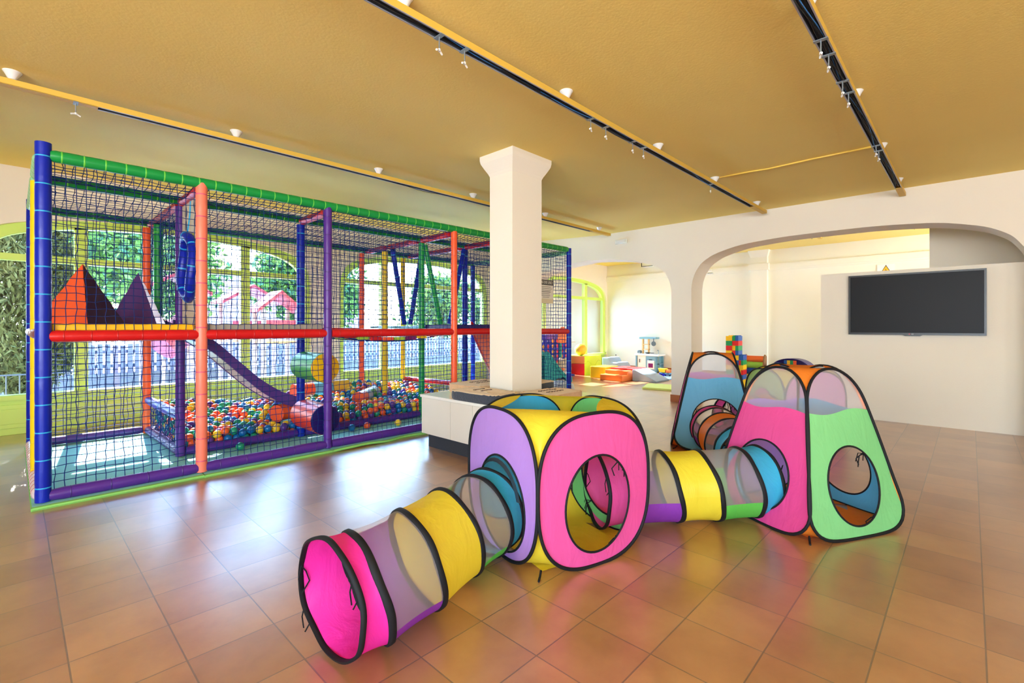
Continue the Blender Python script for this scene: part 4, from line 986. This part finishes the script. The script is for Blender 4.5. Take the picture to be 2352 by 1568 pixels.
for lo, fm, lab in ((True, 'redv', 'red ended foam block with a lime wavy side, under its orange ended twin'), (False, 'orangev', 'orange ended foam block with lime wavy side resting on the red ended one')):
    m = MB(); P = wavy(lo); m.prism(P, 1, 7.34, 7.8, 0); o = m.build('wave_block', [M['grassv'], M[fm]], None, org=(10.8, 7.55, 0 if lo else .3), recalc=True)
    for f in o.data.polygons:
        if f.normal.x < -.9: f.material_index = 1
    tag(o, lab, 'foam block', 'soft foam blocks in the far room')
m = MB(); m.ball((10.62, 7.6, .505 + .16), .165, 0, 28, 16, (1, 1, .97)); tag(m.build('play_ball', M['yelloworange'], None, smooth=True, org=(10.62, 7.6, .5)), 'large yellow orange ball on top of the wavy foam blocks', 'ball')
m = MB(); m.prism([(6.95, 0), (7.5, 0), (7.5, .42), (7.3, .42), (7.22, .3), (7.02, .29), (6.95, .2)], 0, 11.5, 12.1); tag(m.build('foam_steps', M['bluegrey'], None, org=(11.8, 7.2, 0), bevel=.02), 'pale blue rounded foam steps near the far window', 'foam block', 'soft foam blocks in the far room')
m = MB(); u = V(.94, .33); w = V(.2, -.98); A0 = V(9.0, 4.9); P = [A0, A0 + .8*u, A0 + .8*u + .95*w, A0 + .95*w]; m.prism([tuple(q) for q in P], 2, 0, .04)
tag(m.build('exercise_mat', M['yoga'], None, org=(9.4, 4.6, 0), bevel=.006), 'lime yellow exercise mat on the floor just beyond the arch pier', 'mat')
m = MB(); m.lathe([(.70, 0), (.70, .006), (.01, .007)], (11.75, 5.05, 0), 48); tag(m.build('play_rug', M['rug'], None, org=(11.75, 5.05, 0)), 'round blue play rug under the toy truck', 'rug')

# toy kitchen
k = thing('toy_kitchen', 'toy kitchen in blue and white plastic against the far wall', 'toy kitchen', (12.6, 6.66, 0))
ky0, ky1, kx = 6.36, 6.98, 12.44
m = MB(); m.box((kx, ky0, 0), (12.83, ky0 + .30, .455)); m.box((kx, ky1 - .04, 0), (12.83, ky1, .455)); m.box((kx + .05, ky0 + .3, .02), (12.83, ky1 - .04, .455)); m.box((kx + .1, ky0 - .05, 0), (12.7, ky0, .02)); m.box((kx + .1, ky0 - .06, .22), (12.8, ky0, .24)); m.box((kx + .1, ky0 - .06, 0), (kx + .12, ky0, .45)); m.box((12.78, ky0 - .06, 0), (12.8, ky0, .45)); m.build('cabinet', M['kit_blue'], k)
MB().box((kx - .03, ky0 - .1, .455), (12.84, ky1 + .02, .505)).build('counter', M['kit_white'], k, bevel=.012)
d_ = MB().box((kx + .02, ky0 + .31, .03), (kx + .05, ky1 - .05, .45)).build('cupboard_door', M['kit_white'], k, bevel=.005); MB().tube((kx + .012, ky1 - .12, .26), (kx + .012, ky1 - .12, .36), .012, 8).build('handle', M['pan'], d_)
ov = MB().box((kx - .012, ky0 + .04, .09), (kx, ky0 + .25, .33)).build('oven_door', M['kit_white'], k, bevel=.004); MB().box((kx - .016, ky0 + .075, .13), (kx - .012, ky0 + .215, .25)).build('oven_window', M['plum'], ov)
MB().box((kx - .006, ky0 + .03, .37), (kx, ky0 + .27, .43)).build('control_panel', M['kit_blue'], k); MB().box((kx - .009, ky0 + .1, .345), (kx, ky0 + .2, .36)).build('oven_display', M['inkblack'], k)
for y in (ky1 - .12, ky1 - .30): MB().box((12.66, y, .505), (12.72, y + .035, .93)).build('upright', M['kit_tan'], k)
m = MB(); m.box((12.64, ky1 - .30, .62), (12.74, ky1 - .09, .64)); m.box((12.64, ky1 - .30, .76), (12.74, ky1 - .09, .78)); m.build('shelf', M['kit_tan'], k)
MB().box((12.58, ky0 + .06, .93), (12.8, ky1 - .03, .985)).build('hood', M['kit_blue'], k, bevel=.015)
m = MB(); m.tube((12.57, ky0 + .13, .80), (12.585, ky0 + .13, .80), .068, 24); m.box((12.57, ky0 + .12, .86), (12.585, ky0 + .14, .95)); tag(m.build('toy_pan', M['pan'], None, org=(12.58, ky0 + .13, .8)), 'small grey toy frying pan hanging from the toy kitchen hood', 'toy pan')
m = MB(); m.lathe([(.04, 0), (.07, .035), (.073, .04), (.065, .04), (.04, .012)], (12.58, ky0 + .31, .506), 20); m.box((12.55, ky0 + .12, .53), (12.58, ky0 + .25, .545)); tag(m.build('toy_pan', M['inkblack'], None, org=(12.58, ky0 + .3, .506)), 'dark toy saucepan on the toy kitchen counter', 'toy pan')
m = MB(); m.box((12.55, ky1 - .09, .506), (12.66, ky1 + .015, .60)); tag(m.build('toy_toaster', M['pan'], None, org=(12.6, ky1 - .04, .506), bevel=.025), 'rounded grey toy toaster at the left end of the toy kitchen counter', 'toy toaster')
MB().path([(12.72, ky0 + .05, .505), (12.72, ky0 + .05, .6), (12.68, ky0 + .05, .62), (12.65, ky0 + .05, .6)], .01, 8).build('tap', M['steel'], k)
# toy truck
t = thing('toy_truck', 'orange and yellow toy dump truck on the blue rug', 'toy truck', (11.72, 5.72, .008))
def tb(lo, hi, nm, mt, bev=.01): return MB().box((11.72 + lo[0], 5.72 + lo[1], .008 + lo[2]), (11.72 + hi[0], 5.72 + hi[1], .008 + hi[2])).build(nm, M[mt], t, bevel=bev)
tb((-.06, -.15, .05), (.06, .15, .08), 'chassis', 'sky'); tb((-.06, -.15, .08), (.06, -.03, .17), 'cab', 'orangev', .02)
m = MB(); m.prism([(5.71, .10), (5.85, .10), (5.89, .2), (5.68, .2)], 0, 11.65, 11.79); m.build('tipper', M['yellowv'], t, bevel=.008)
for x in (-.07, .07):
    for y in (-.1, .02, .11): MB().tube((11.72 + x - .02, 5.72 + y, .045), (11.72 + x + .02, 5.72 + y, .045), .037, 18).build('wheel', M['pan'] if y < 0 else M['blue'], t)
# toys seen through the small arch beside the corner post
g = thing('giant_line_game', 'giant blue upright disc game with red and yellow discs behind the corner post', 'game', (9.5, 7.62, 0))
gx0 = float(aty(1243, 800, 7.6)[0]); cw = float(aty(1258, 800, 7.6)[0]) - float(aty(1248, 800, 7.6)[0]); zz0, rh = .27, .128
gxa, gxb, gza, gzb = gx0 - cw*1.1, gx0 + cw*6.6, .2, 1.09
for y in (7.6, 7.66):
    m = MB()
    for i in range(7):
        for j in range(6):
            ca, cb = gxa + (gxb - gxa)*i/7, gxa + (gxb - gxa)*(i+1)/7; za, zb_ = gza + (gzb - .1 - gza)*j/6, gza + (gzb - .1 - gza)*(j+1)/6; xc, zc = (ca+cb)/2, (za+zb_)/2; L = []
            for a in np.linspace(0, 2*PI, 24, endpoint=False):
                c, s = math.cos(a), math.sin(a); kk = min((cb - xc)/abs(c) if abs(c) > 1e-6 else 9, (zb_ - zc)/abs(s) if abs(s) > 1e-6 else 9); L.append([(xc + c*kk, y, zc + s*kk), (xc + .05*c, y, zc + .05*s)])
            m.grid(L, 0, True)
    m.build('game_face', M['c4'], g)
m = MB(); m.box((gxa - .03, 7.59, 0), (gxa, 7.67, gzb)); m.box((gxb, 7.59, 0), (gxb + .03, 7.67, gzb)); m.box((gxa, 7.59, gza - .04), (gxb, 7.67, gza)); m.box((gxa, 7.598, gzb - .1), (gxb, 7.66, gzb)); m.box((gxa - .06, 7.45, 0), (gxa + .02, 7.8, .05)); m.box((gxb - .02, 7.45, 0), (gxb + .06, 7.8, .05)); m.build('game_frame', M['c4'], g)
patt = {1: 'YYY', 2: 'RRR', 3: 'YYYY', 4: 'RRRR', 5: 'YRR', 6: 'RYR', 0: 'YYR'}
for i in range(7):
    for j, ch in enumerate('RY'[i % 2] * 2 + patt[i]):
        if j > 5: continue
        xc = gxa + (gxb - gxa)*(i + .5)/7; zc = gza + (gzb - .1 - gza)*(j + .5)/6
        MB().tube((xc, 7.615, zc), (xc, 7.645, zc), .056, 20).build('game_disc', M['c4r' if ch == 'R' else 'c4y'], g)
h_ = thing('toy_basketball_hoop', 'toy basketball hoop with orange board on a teal pole behind the corner post', 'toy hoop', (9.6, 7.45, 0))
hx = float(aty(1287, 800, 7.45)[0]); MB().tube((hx, 7.45, .05), (hx, 7.45, .9), .035, 14).build('pole', M['teal'], h_); m = MB(); m.lathe([(.12, 0), (.12, .04), (.05, .07)], (hx, 7.45, 0), 24); m.build('base', M['teal'], h_)
m = MB(); m.prism([(hx - .15, .88), (hx + .19, .86), (hx + .2, 1.16), (hx + .1, 1.28), (hx - .04, 1.28), (hx - .14, 1.18)], 1, 7.39, 7.42); m.build('backboard', M['orangev'], h_, bevel=.01)
m = MB(); m.path([(hx + .16 + .12*math.cos(a), 7.26 + .12*math.sin(a), .91) for a in np.linspace(0, 2*PI, 24, endpoint=False)], .014, 8, 0, True); m.build('rim', M['white'], h_, smooth=True)
def toyslide(lab, x0, y0, x1, y1, h, w, mt, side):
    A_, B_ = V(x0, y0), V(x1, y1); d = (B_ - A_); L = np.linalg.norm(d); d /= L; nrm = V(-d[1], d[0]); r = thing('toy_slide', lab, 'toy slide', (x0, y0, 0), 'toy slides')
    prof = curve([(0, h), (L*.15, h), (L*.45, h*.55), (L*.75, h*.17), (L, h*.07)], 20)
    def row(o, dz): return [(A_[0] + d[0]*s + nrm[0]*o, A_[1] + d[1]*s + nrm[1]*o, z + dz) for s, z in prof]
    MB().grid([row(-w/2, 0), row(w/2, 0)]).build('bed', M[mt], r, smooth=True)
    for o in (-w/2, w/2):
        for e in (-.012, .012): MB().grid([row(o + e, .09), row(o + e, -.02)]).build('slide_side', M[side], r)
        MB().grid([row(o - .012, .09), row(o + .012, .09)]).build('slide_side', M[side], r)
        m = MB(); P = row(o, -.02); m.add([(P[0][0], P[0][1], 0)] + P[:14], [tuple(range(15))]); m.build('support_panel', M[mt], r)
toyslide('small teal toy slide beyond the corner post', 8.28, 7.0, 8.9, 6.7, .64, .30, 'teal', 'teal')
m = MB(); m.lathe([(.33, 0), (.33, .05), (.30, .14), (.22, .19), (.01, .2)], (7.55, 5.95, 0), 32); tag(m.build('slide_foot', M['greyv'], None, org=(7.55, 5.95, 0), smooth=True), 'pale grey rounded plastic slide end on the floor beside the bench corner', 'toy slide')
m = MB(); m.prism([(10.2, 0), (10.65, 0), (10.6, .16), (10.35, .22), (10.3, .5), (10.2, 1.0), (10.15, 1.0)], 1, 7.86, 8.12); tag(m.build('toy_climber', M['green'], None, org=(10.3, 8.0, 0), bevel=.02), 'green plastic climber foot left of the wavy foam blocks', 'toy climber')
ty = thing('toy_animal', 'white toy bird with orange beak in front of the blue disc game', 'toy animal', (9.02, 7.0, 0)); ax_, ay_ = 9.02, 7.0
MB().ball((ax_, ay_, .14), .14, 0, 20, 12, (1, .9, 1)).build('body', M['white'], ty, smooth=True); MB().ball((ax_ - .05, ay_ - .06, .28), .05, 0, 14, 8, (1.4, .8, .8)).build('beak', M['orangev'], ty, smooth=True); MB().ball((ax_ - .05, ay_ - .09, .13), .07, 0, 14, 8).build('belly', M['yellowv'], ty, smooth=True)
ty = thing('toy_animal', 'beige rounded toy animal behind the white toy bird', 'toy animal', (9.36, 7.22, 0)); ax_, ay_ = 9.36, 7.22
MB().ball((ax_, ay_, .25), .25, 0, 24, 14, (1, .66, 1)).build('body', M['beige'], ty, smooth=True)
for q in (-.12, .12): MB().ball((ax_ + q, ay_, .48), .055, 0, 12, 8).build('ear', M['white'], ty, smooth=True)

# toy bricks tower: interlocked, one thing
bt = thing('toy_brick_tower', 'tall tower of interlocked red yellow green and blue toy bricks', 'toy bricks', (10.3, 2.9, 0))
bxx = 10.3; bw = .122; bh = .0995; yl = float(atx(1667, 780, bxx)[1])
def brick(y1_, y0_, layer, c, x0_=0.0, x1_=.26):
    z = layer*bh; m = MB().box((bxx + x0_, y0_ + .001, z), (bxx + x1_, y1_ - .001, z + bh - .002))
    for fx in (.25, .75): m.tube((bxx + x0_ + (x1_ - x0_)*fx, (y0_ + y1_)/2, z + bh - .002), (bxx + x0_ + (x1_ - x0_)*fx, (y0_ + y1_)/2, z + bh + .014), .03, 10)
    m.build('brick', M['brick_' + c], bt)
c1 = ['yellow', 'green', 'red', 'yellow', 'blue', 'green', 'yellow', 'red', 'blue', 'green', 'yellow'][::-1]
# hidden lower layers follow the visible order
c1 = ['yellow', 'blue', 'red', 'green', 'yellow', 'red', 'blue', 'yellow', 'red', 'green', 'yellow']
for l, c in enumerate(c1): brick(yl, yl - bw, l, c)
c2 = [('blue', 'yellow'), ('green', 'red'), ('red', 'blue'), ('yellow', 'green'), ('green', 'green'), ('green', 'green'), ('green', 'blue'), ('green', 'yellow'), ('red', 'blue'), ('yellow', 'green'), ('red', 'red'), ('green', 'blue')]
for l, (a, b_) in enumerate(c2[1:]): brick(yl - bw, yl - bw*1.5, l, a, .02); brick(yl - bw*1.5, yl - bw*2, l, b_, .02)
for l, (a, b_) in enumerate([('red', 'yellow'), ('blue', 'yellow'), ('yellow', 'blue'), ('yellow', 'red'), ('yellow', 'yellow'), ('red', 'green'), ('blue', 'blue')]): brick(yl - bw*2, yl - bw*2.35, l, a, .04); brick(yl - bw*2.35, yl - bw*2.7, l, b_, .04)
# sling book rack
rx = 10.62; ry1 = float(atx(1704, 850, rx)[1]); ry0 = float(atx(1745, 850, rx)[1])
rk = thing('book_rack', 'sling book rack with five striped fabric pockets and wooden sides', 'book rack', (rx + .15, (ry0 + ry1)/2, 0))
for y in (ry0 - .025, ry1):
    m = MB(); m.prism([(rx + .02, 0), (rx + .38, 0), (rx + .38, .66), (rx + .30, .70), (rx + .24, .66)], 1, y, y + .025); m.build('side_panel', M['wood'], rk)
for i, c in enumerate(['orange', 'lime', 'blue', 'yellow', 'red']):
    zt = .66 - i*.125; x = rx + .30 - i*.065; m = MB()
    m.grid([[(x + dx, y, zt + dz) for dx, dz in ((0, 0), (-.025, -.03), (-.035, -.075), (-.02, -.118), (.05, -.13))] for y in np.linspace(ry0, ry1, 8)]); m.build('sling', M['sling_' + c], rk, smooth=True)
    MB().tube((x, ry0, zt), (x, ry1, zt), .01, 8).build('dowel', M['sling_' + c], rk)
# block print toy tub and bean bag
tx = 11.1; ty0, ty1 = float(atx(1866, 830, tx)[1]), float(atx(1766, 830, tx)[1]); tc_, hw_ = (ty0 + ty1)/2, (ty1 - ty0)/2
tb_ = thing('toy_tub', 'low toy tub printed with coloured blocks behind the lime tent', 'toy tub', (tx + .2, tc_, 0))
OUTL = [(tc_ + hw_*math.cos(a)*(1 if abs(math.cos(a)) < .8 else 1.0),   .0 + .615*max(0, math.sin(a))**.45) for a in np.linspace(0, PI, 40)]
m = MB(); m.prism(OUTL, 0, tx + .02, tx + .5, 0); m.build('tub_body', M['navy'], tb_)
m = MB(); cols = ['brick_yellow', 'brick_red', 'orange', 'brick_green', 'brick_blue', 'c4r', 'sling_yellow']; nx = 14; nz = 5
for i in range(nx):
    for j in range(nz):
        ya, yb2 = tc_ - hw_ + 2*hw_*i/nx, tc_ - hw_ + 2*hw_*(i+1)/nx; za, zb2 = .59*j/nz, .59*(j+1)/nz; u1 = max(abs(ya - tc_), abs(yb2 - tc_))/hw_
        if u1 > .999 or zb2 > .605*max(0, 1 - u1*u1)**.225: continue
        m.box((tx, ya, za), (tx + .02, yb2, zb2), (i*3 + j*5 + (i*j) % 3) % 7)
m.build('block_print', [M[c] for c in cols], tb_)
m = MB(); m.path([(tx + .01, y, z + .005) for y, z in OUTL], .012, 8); m.build('rim_piping', M['navy'], tb_, smooth=True)
p = atx(1785, 838, 10.8); m = MB(); m.ball((10.85, p[1], .29), .24, 0, 28, 16, (1, 1.0, 1.1)); tag(m.build('bean_bag', M['beanbag'], None, smooth=True, org=(10.85, p[1], .0)), 'dark blue bean bag in front of the printed toy tub', 'bean bag')
# ------------------------------------------------------------------ outdoors
struct('ground', MB().box((-25, 8.5, -.3), (45, 60, -.08)), M['paving'], 'pale paved yard outside the windows', 'ground')
o = MB().box((-6, 13.0, -.08), (22, 13.3, .30)).build('garden_wall', M['stone'], None, org=(8, 13, -.08)); tag(o, 'low stone wall along the yard under the picket fence', 'wall')
pf = thing('picket_fence', 'pale weathered picket fence standing on the low stone wall', 'fence', (8, 13.15, .30)); m = MB(); x = -5.9
while x < 21.8: m.box((x, 13.12, .30), (x + .085, 13.145, .9 + random.uniform(-.03, .03))); x += .125
m.build('pickets', M['fence'], pf); MB().box((-6, 13.146, .42), (22, 13.19, .49)).box((-6, 13.146, .72), (22, 13.19, .79)).build('fence_rail', M['fence'], pf)
ir = thing('iron_railing', 'thin black iron railing outside the left window', 'railing', (-1, 9.6, -.08)); m = MB()
for k in range(24): m.tube((-2.4 + k*.13, 9.6, -.08), (-2.4 + k*.13, 9.6, .62), .009, 6)
m.build('bars', M['iron'], ir); MB().tube((-2.45, 9.6, .62), (.65, 9.6, .62), .012, 6).tube((-2.45, 9.6, .05), (.65, 9.6, .05), .012, 6).build('handrail', M['iron'], ir)
def playhouse(x, y, w, za, ze, lab):
    r = thing('playhouse', lab, 'playhouse', (x, y, -.08), 'red roofed playhouses in the yard'); d = w*.45
    for s in (-1, 1):
        m = MB(); m.add([(x, y - d, za), (x + s*w*.62, y - d, ze), (x + s*w*.62, y + d, ze), (x, y + d, za), (x, y - d, za - .07), (x + s*w*.62, y - d, ze - .07), (x + s*w*.62, y + d, ze - .07), (x, y + d, za - .07)], [(0,1,2,3),(7,6,5,4),(0,4,5,1),(1,5,6,2),(2,6,7,3)]); m.build('roof_slope', M['roofred'], r, recalc=True)
        for q in (-1, 1): MB().box((x + s*w*.45 - .035, y + q*d*.8 - .035, -.08), (x + s*w*.45 + .035, y + q*d*.8 + .035, ze)).build('corner_post', M['playpost'], r)
    MB().box((x - w*.45, y - d*.8, 1.2), (x + w*.45, y - d*.8 + .03, 1.42)).build('front_panel', M['playred'], r); MB().box((x - w*.45, y - d*.8, .95), (x + w*.45, y + d*.8, 1.0)).build('platform', M['wood'], r)
for u, v, Y, w, lab in ((568, 655, 12.0, 1.0, 'red roofed playhouse seen through the middle of the left window'), (634, 668, 10.3, .72, 'smaller red roofed playhouse seen beside the blue middle post'), (395, 628, 11.9, 1.0, 'red roofed playhouse seen behind the purple foam pyramid')):
    p = aty(u, v, Y); playhouse(float(p[0]), Y, w, float(p[2]), float(p[2]) - .38, lab)
p = aty(385, 730, 10.2); ts = thing('tube_slide', 'pink red tube slide in the yard behind the purple pyramid', 'slide', (p[0] + .15, 10.3, -.08))
m = MB(); m.tube((p[0] - .1, 10.2, .95), (p[0] + .4, 10.4, 1.35), .28, 24); smoothangle(m.build('tube', M['playred'], ts))
for q, zt in ((-.05, .72), (.35, 1.05)): MB().tube((p[0] + q, 10.2 + .2*(q + .1)/.5, -.08), (p[0] + q, 10.2 + .2*(q + .1)/.5, zt), .03, 8).build('support_post', M['playpost'], ts)
def leaves(mb, P, size, n, up=0.0, asp=.55):
    k = 0
    for p in P:
        d = rng.normal(0, 1, 3); d[2] = d[2]*(1 + up) + up*1.5; d /= np.linalg.norm(d); u, w, _ = basis(d); s = size*random.uniform(.6, 1.3); a = random.uniform(0, PI); e = math.cos(a)*u + math.sin(a)*w
        mb.add([p, p + d*s*.5 + e*s*asp*.5, p + d*s, p + d*s*.5 - e*s*asp*.5], [(0, 1, 2, 3)], random.randrange(n))
def tree(x, y, h, r, z0, lab, n=5600, size=.21, mats=('leaf', 'leaf2', 'leaf3')):
    t = thing('tree', lab, 'tree', (x, y, -.08), 'trees beyond the yard'); m = MB()
    m.path([(x, y, -.08), (x + .06, y, h*.3), (x - .05, y + .05, h*.6), (x, y, h*.85)], [.13, .1, .07, .03], 8)
    for k in range(5): a = k*1.3; m.path([(x, y, h*.4 + k*.15), (x + r*.5*math.cos(a), y + r*.5*math.sin(a), h*.55 + k*.15)], [.05, .02], 6)
    m.build('trunk', M['bark'], t); m = MB(); P = []; cl = [(rng.normal(0, 1, 3), random.uniform(.3, .5)) for _ in range(22)]
    for i in range(n):
        d, q = cl[i % 22]; d = d/np.linalg.norm(d)*(.35 + .4*((i % 22)/22)); g = rng.normal(0, 1, 3); g = g/np.linalg.norm(g)*q*random.random()**.4
        P.append(V(x, y, z0 + (h - z0)*.5) + (d + g)*V(r, r, (h - z0)*.5))
    leaves(m, P, size, len(mats)); m.build('crown', [M[k] for k in mats], t)
TL = [(1.2, 15.5, 5.2, 1.7, .9, 'leafy tree behind the fence seen beside the cypress'), (3.8, 19.4, 5.4, 1.8, .9, 'round leafy tree seen above the left playhouse roof'), (6.2, 15.6, 4.2, 1.6, .8, 'leafy tree seen over the picket fence right of the playhouses'),
      (9.0, 19.0, 4.4, 1.6, .5, 'low bushy tree seen through the middle window'), (11.6, 15.0, 3.6, 1.5, .4, 'bushy tree seen through the right part of the middle window'), (15.2, 15.2, 3.4, 1.6, .3, 'bushy tree seen through the net right of the pillar'), (18.6, 18.0, 3.5, 1.6, .4, 'leafy tree seen through the far room window'), (17.9, 12.4, 3.0, .7, 1.2, 'narrow young tree beside the pink outside wall', )]
for t in TL: tree(*t)
c = thing('cypress', 'tall dense brownish green cypress right outside the left window', 'tree', (.12, 10.4, -.08)); MB().tube((.12, 10.4, -.08), (.12, 10.4, .8), .09, 10).build('trunk', M['bark'], c)
P = []
for i in range(24000):
    z = .28 + 4.0*random.random(); a = random.uniform(0, 2*PI); rr = (.53 + .05*math.sin(a*5 + z*4) + .04*math.sin(z*9))*min(1, (z - .2)/.45)*(1 - max(0, z - 3)/2.5); q = math.sqrt(random.uniform(.55, 1)); P.append(V(.12 + rr*q*math.cos(a), 10.4 + rr*q*math.sin(a), z))
m = MB(); leaves(m, P, .13, 1, .9, .28); m.build('crown', M['cyp'], c)
tag(MB().box((16.6, 11.2, -.08), (19.5, 11.5, 1.9)).build('gate_panel', M['outwhite'], None, org=(18, 11.3, -.08)), 'white yard gate panel seen through the far room window', 'gate')
m = MB().box((14.1, 8.62, -.08), (14.6, 9.2, 4.0)); tag(m.build('outside_pier', M['house'], None, org=(14.3, 8.9, -.08)), 'pinkish rendered pier just outside the far room window', 'pier')
tag(MB().box((4.5, 23, -.08), (12.5, 23.4, 3.6)).build('neighbour_house', M['house'], None, org=(8.5, 23, -.08)), 'pale pink house wall beyond the trees behind the middle of the frame', 'house')
SKY, SUN, EXPO, SUND = 12.0, 14.5, 1.25, (-.12, -1.0, -.85)
# ------------------------------------------------------------------ light and camera
W = bpy.data.worlds.new('sky'); SC.world = W; W.use_nodes = True; nt = W.node_tree; nt.nodes.clear()
out = nt.nodes.new('ShaderNodeOutputWorld'); bg = nt.nodes.new('ShaderNodeBackground'); tc = nt.nodes.new('ShaderNodeTexCoord'); sp = nt.nodes.new('ShaderNodeSeparateXYZ'); rp = nt.nodes.new('ShaderNodeValToRGB')
rp.color_ramp.elements[0].position = 0.0; rp.color_ramp.elements[0].color = (.86, .94, 1.0, 1)
rp.color_ramp.elements[1].position = .6; rp.color_ramp.elements[1].color = (.15, .42, 1.0, 1)
e_ = rp.color_ramp.elements.new(.16); e_.color = (.56, .78, 1.0, 1)
nt.links.new(tc.outputs['Generated'], sp.inputs[0]); nt.links.new(sp.outputs['Z'], rp.inputs[0]); nt.links.new(rp.outputs[0], bg.inputs['Color']); nt.links.new(bg.outputs[0], out.inputs[0])
bg.inputs['Strength'].default_value = SKY
def portal(name, c, sx, sy, rot):
    L = bpy.data.lights.new(name, 'AREA'); L.shape = 'RECTANGLE'; L.size = sx; L.size_y = sy; L.cycles.is_portal = True
    o = bpy.data.objects.new(name, L); COL.objects.link(o); o.location = c; o.rotation_euler = rot
for i, (c, k) in enumerate(WINC): portal('window_portal', (c, YW + .32, 1.57), 4.0*k, 2.3, (-PI/2, 0, 0))
portal('window_portal', (-2.0, -5.42, 1.65), 2.0, 1.5, (PI/2, 0, 0))  # this and the following portals sit at the added unseen openings
for y, w in ((-3.0, 3.6), (.4, 2.4)): portal('window_portal', (-4.82, y, 1.7), 1.8, w, (0, -PI/2, 0))
portal('window_portal', (11.15, -3.42, 1.75), 2.7, 1.7, (PI/2, 0, 0))
S = bpy.data.lights.new('sun', 'SUN'); S.energy = SUN; S.angle = .009; S.color = (.99, .97, .98)
so = bpy.data.objects.new('sun', S); COL.objects.link(so); so.rotation_euler = Vector(SUND).to_track_quat('-Z', 'Y').to_euler(); so.location = (0, 20, 15)
cam = bpy.data.cameras.new('camera'); cam.sensor_width = 36; cam.lens = CF/2352*36; cam.shift_y = -(784 - CY)/2352; cam.clip_start = .05; cam.clip_end = 200
co = bpy.data.objects.new('camera', cam); COL.objects.link(co); co.location = (0, 0, H); co.rotation_euler = (PI/2, 0, CT - PI/2); SC.camera = co
SC.view_settings.view_transform = 'Standard'; SC.view_settings.look = 'None'; SC.view_settings.gamma = 1; SC.view_settings.use_curve_mapping = False; SC.view_settings.exposure = EXPO
cy = SC.cycles; cy.max_bounces = 8; cy.diffuse_bounces = 5; cy.glossy_bounces = 3; cy.transmission_bounces = 6; cy.transparent_max_bounces = 24
cy.caustics_reflective = False; cy.caustics_refractive = False; cy.sample_clamp_indirect = 8; cy.use_denoising = True
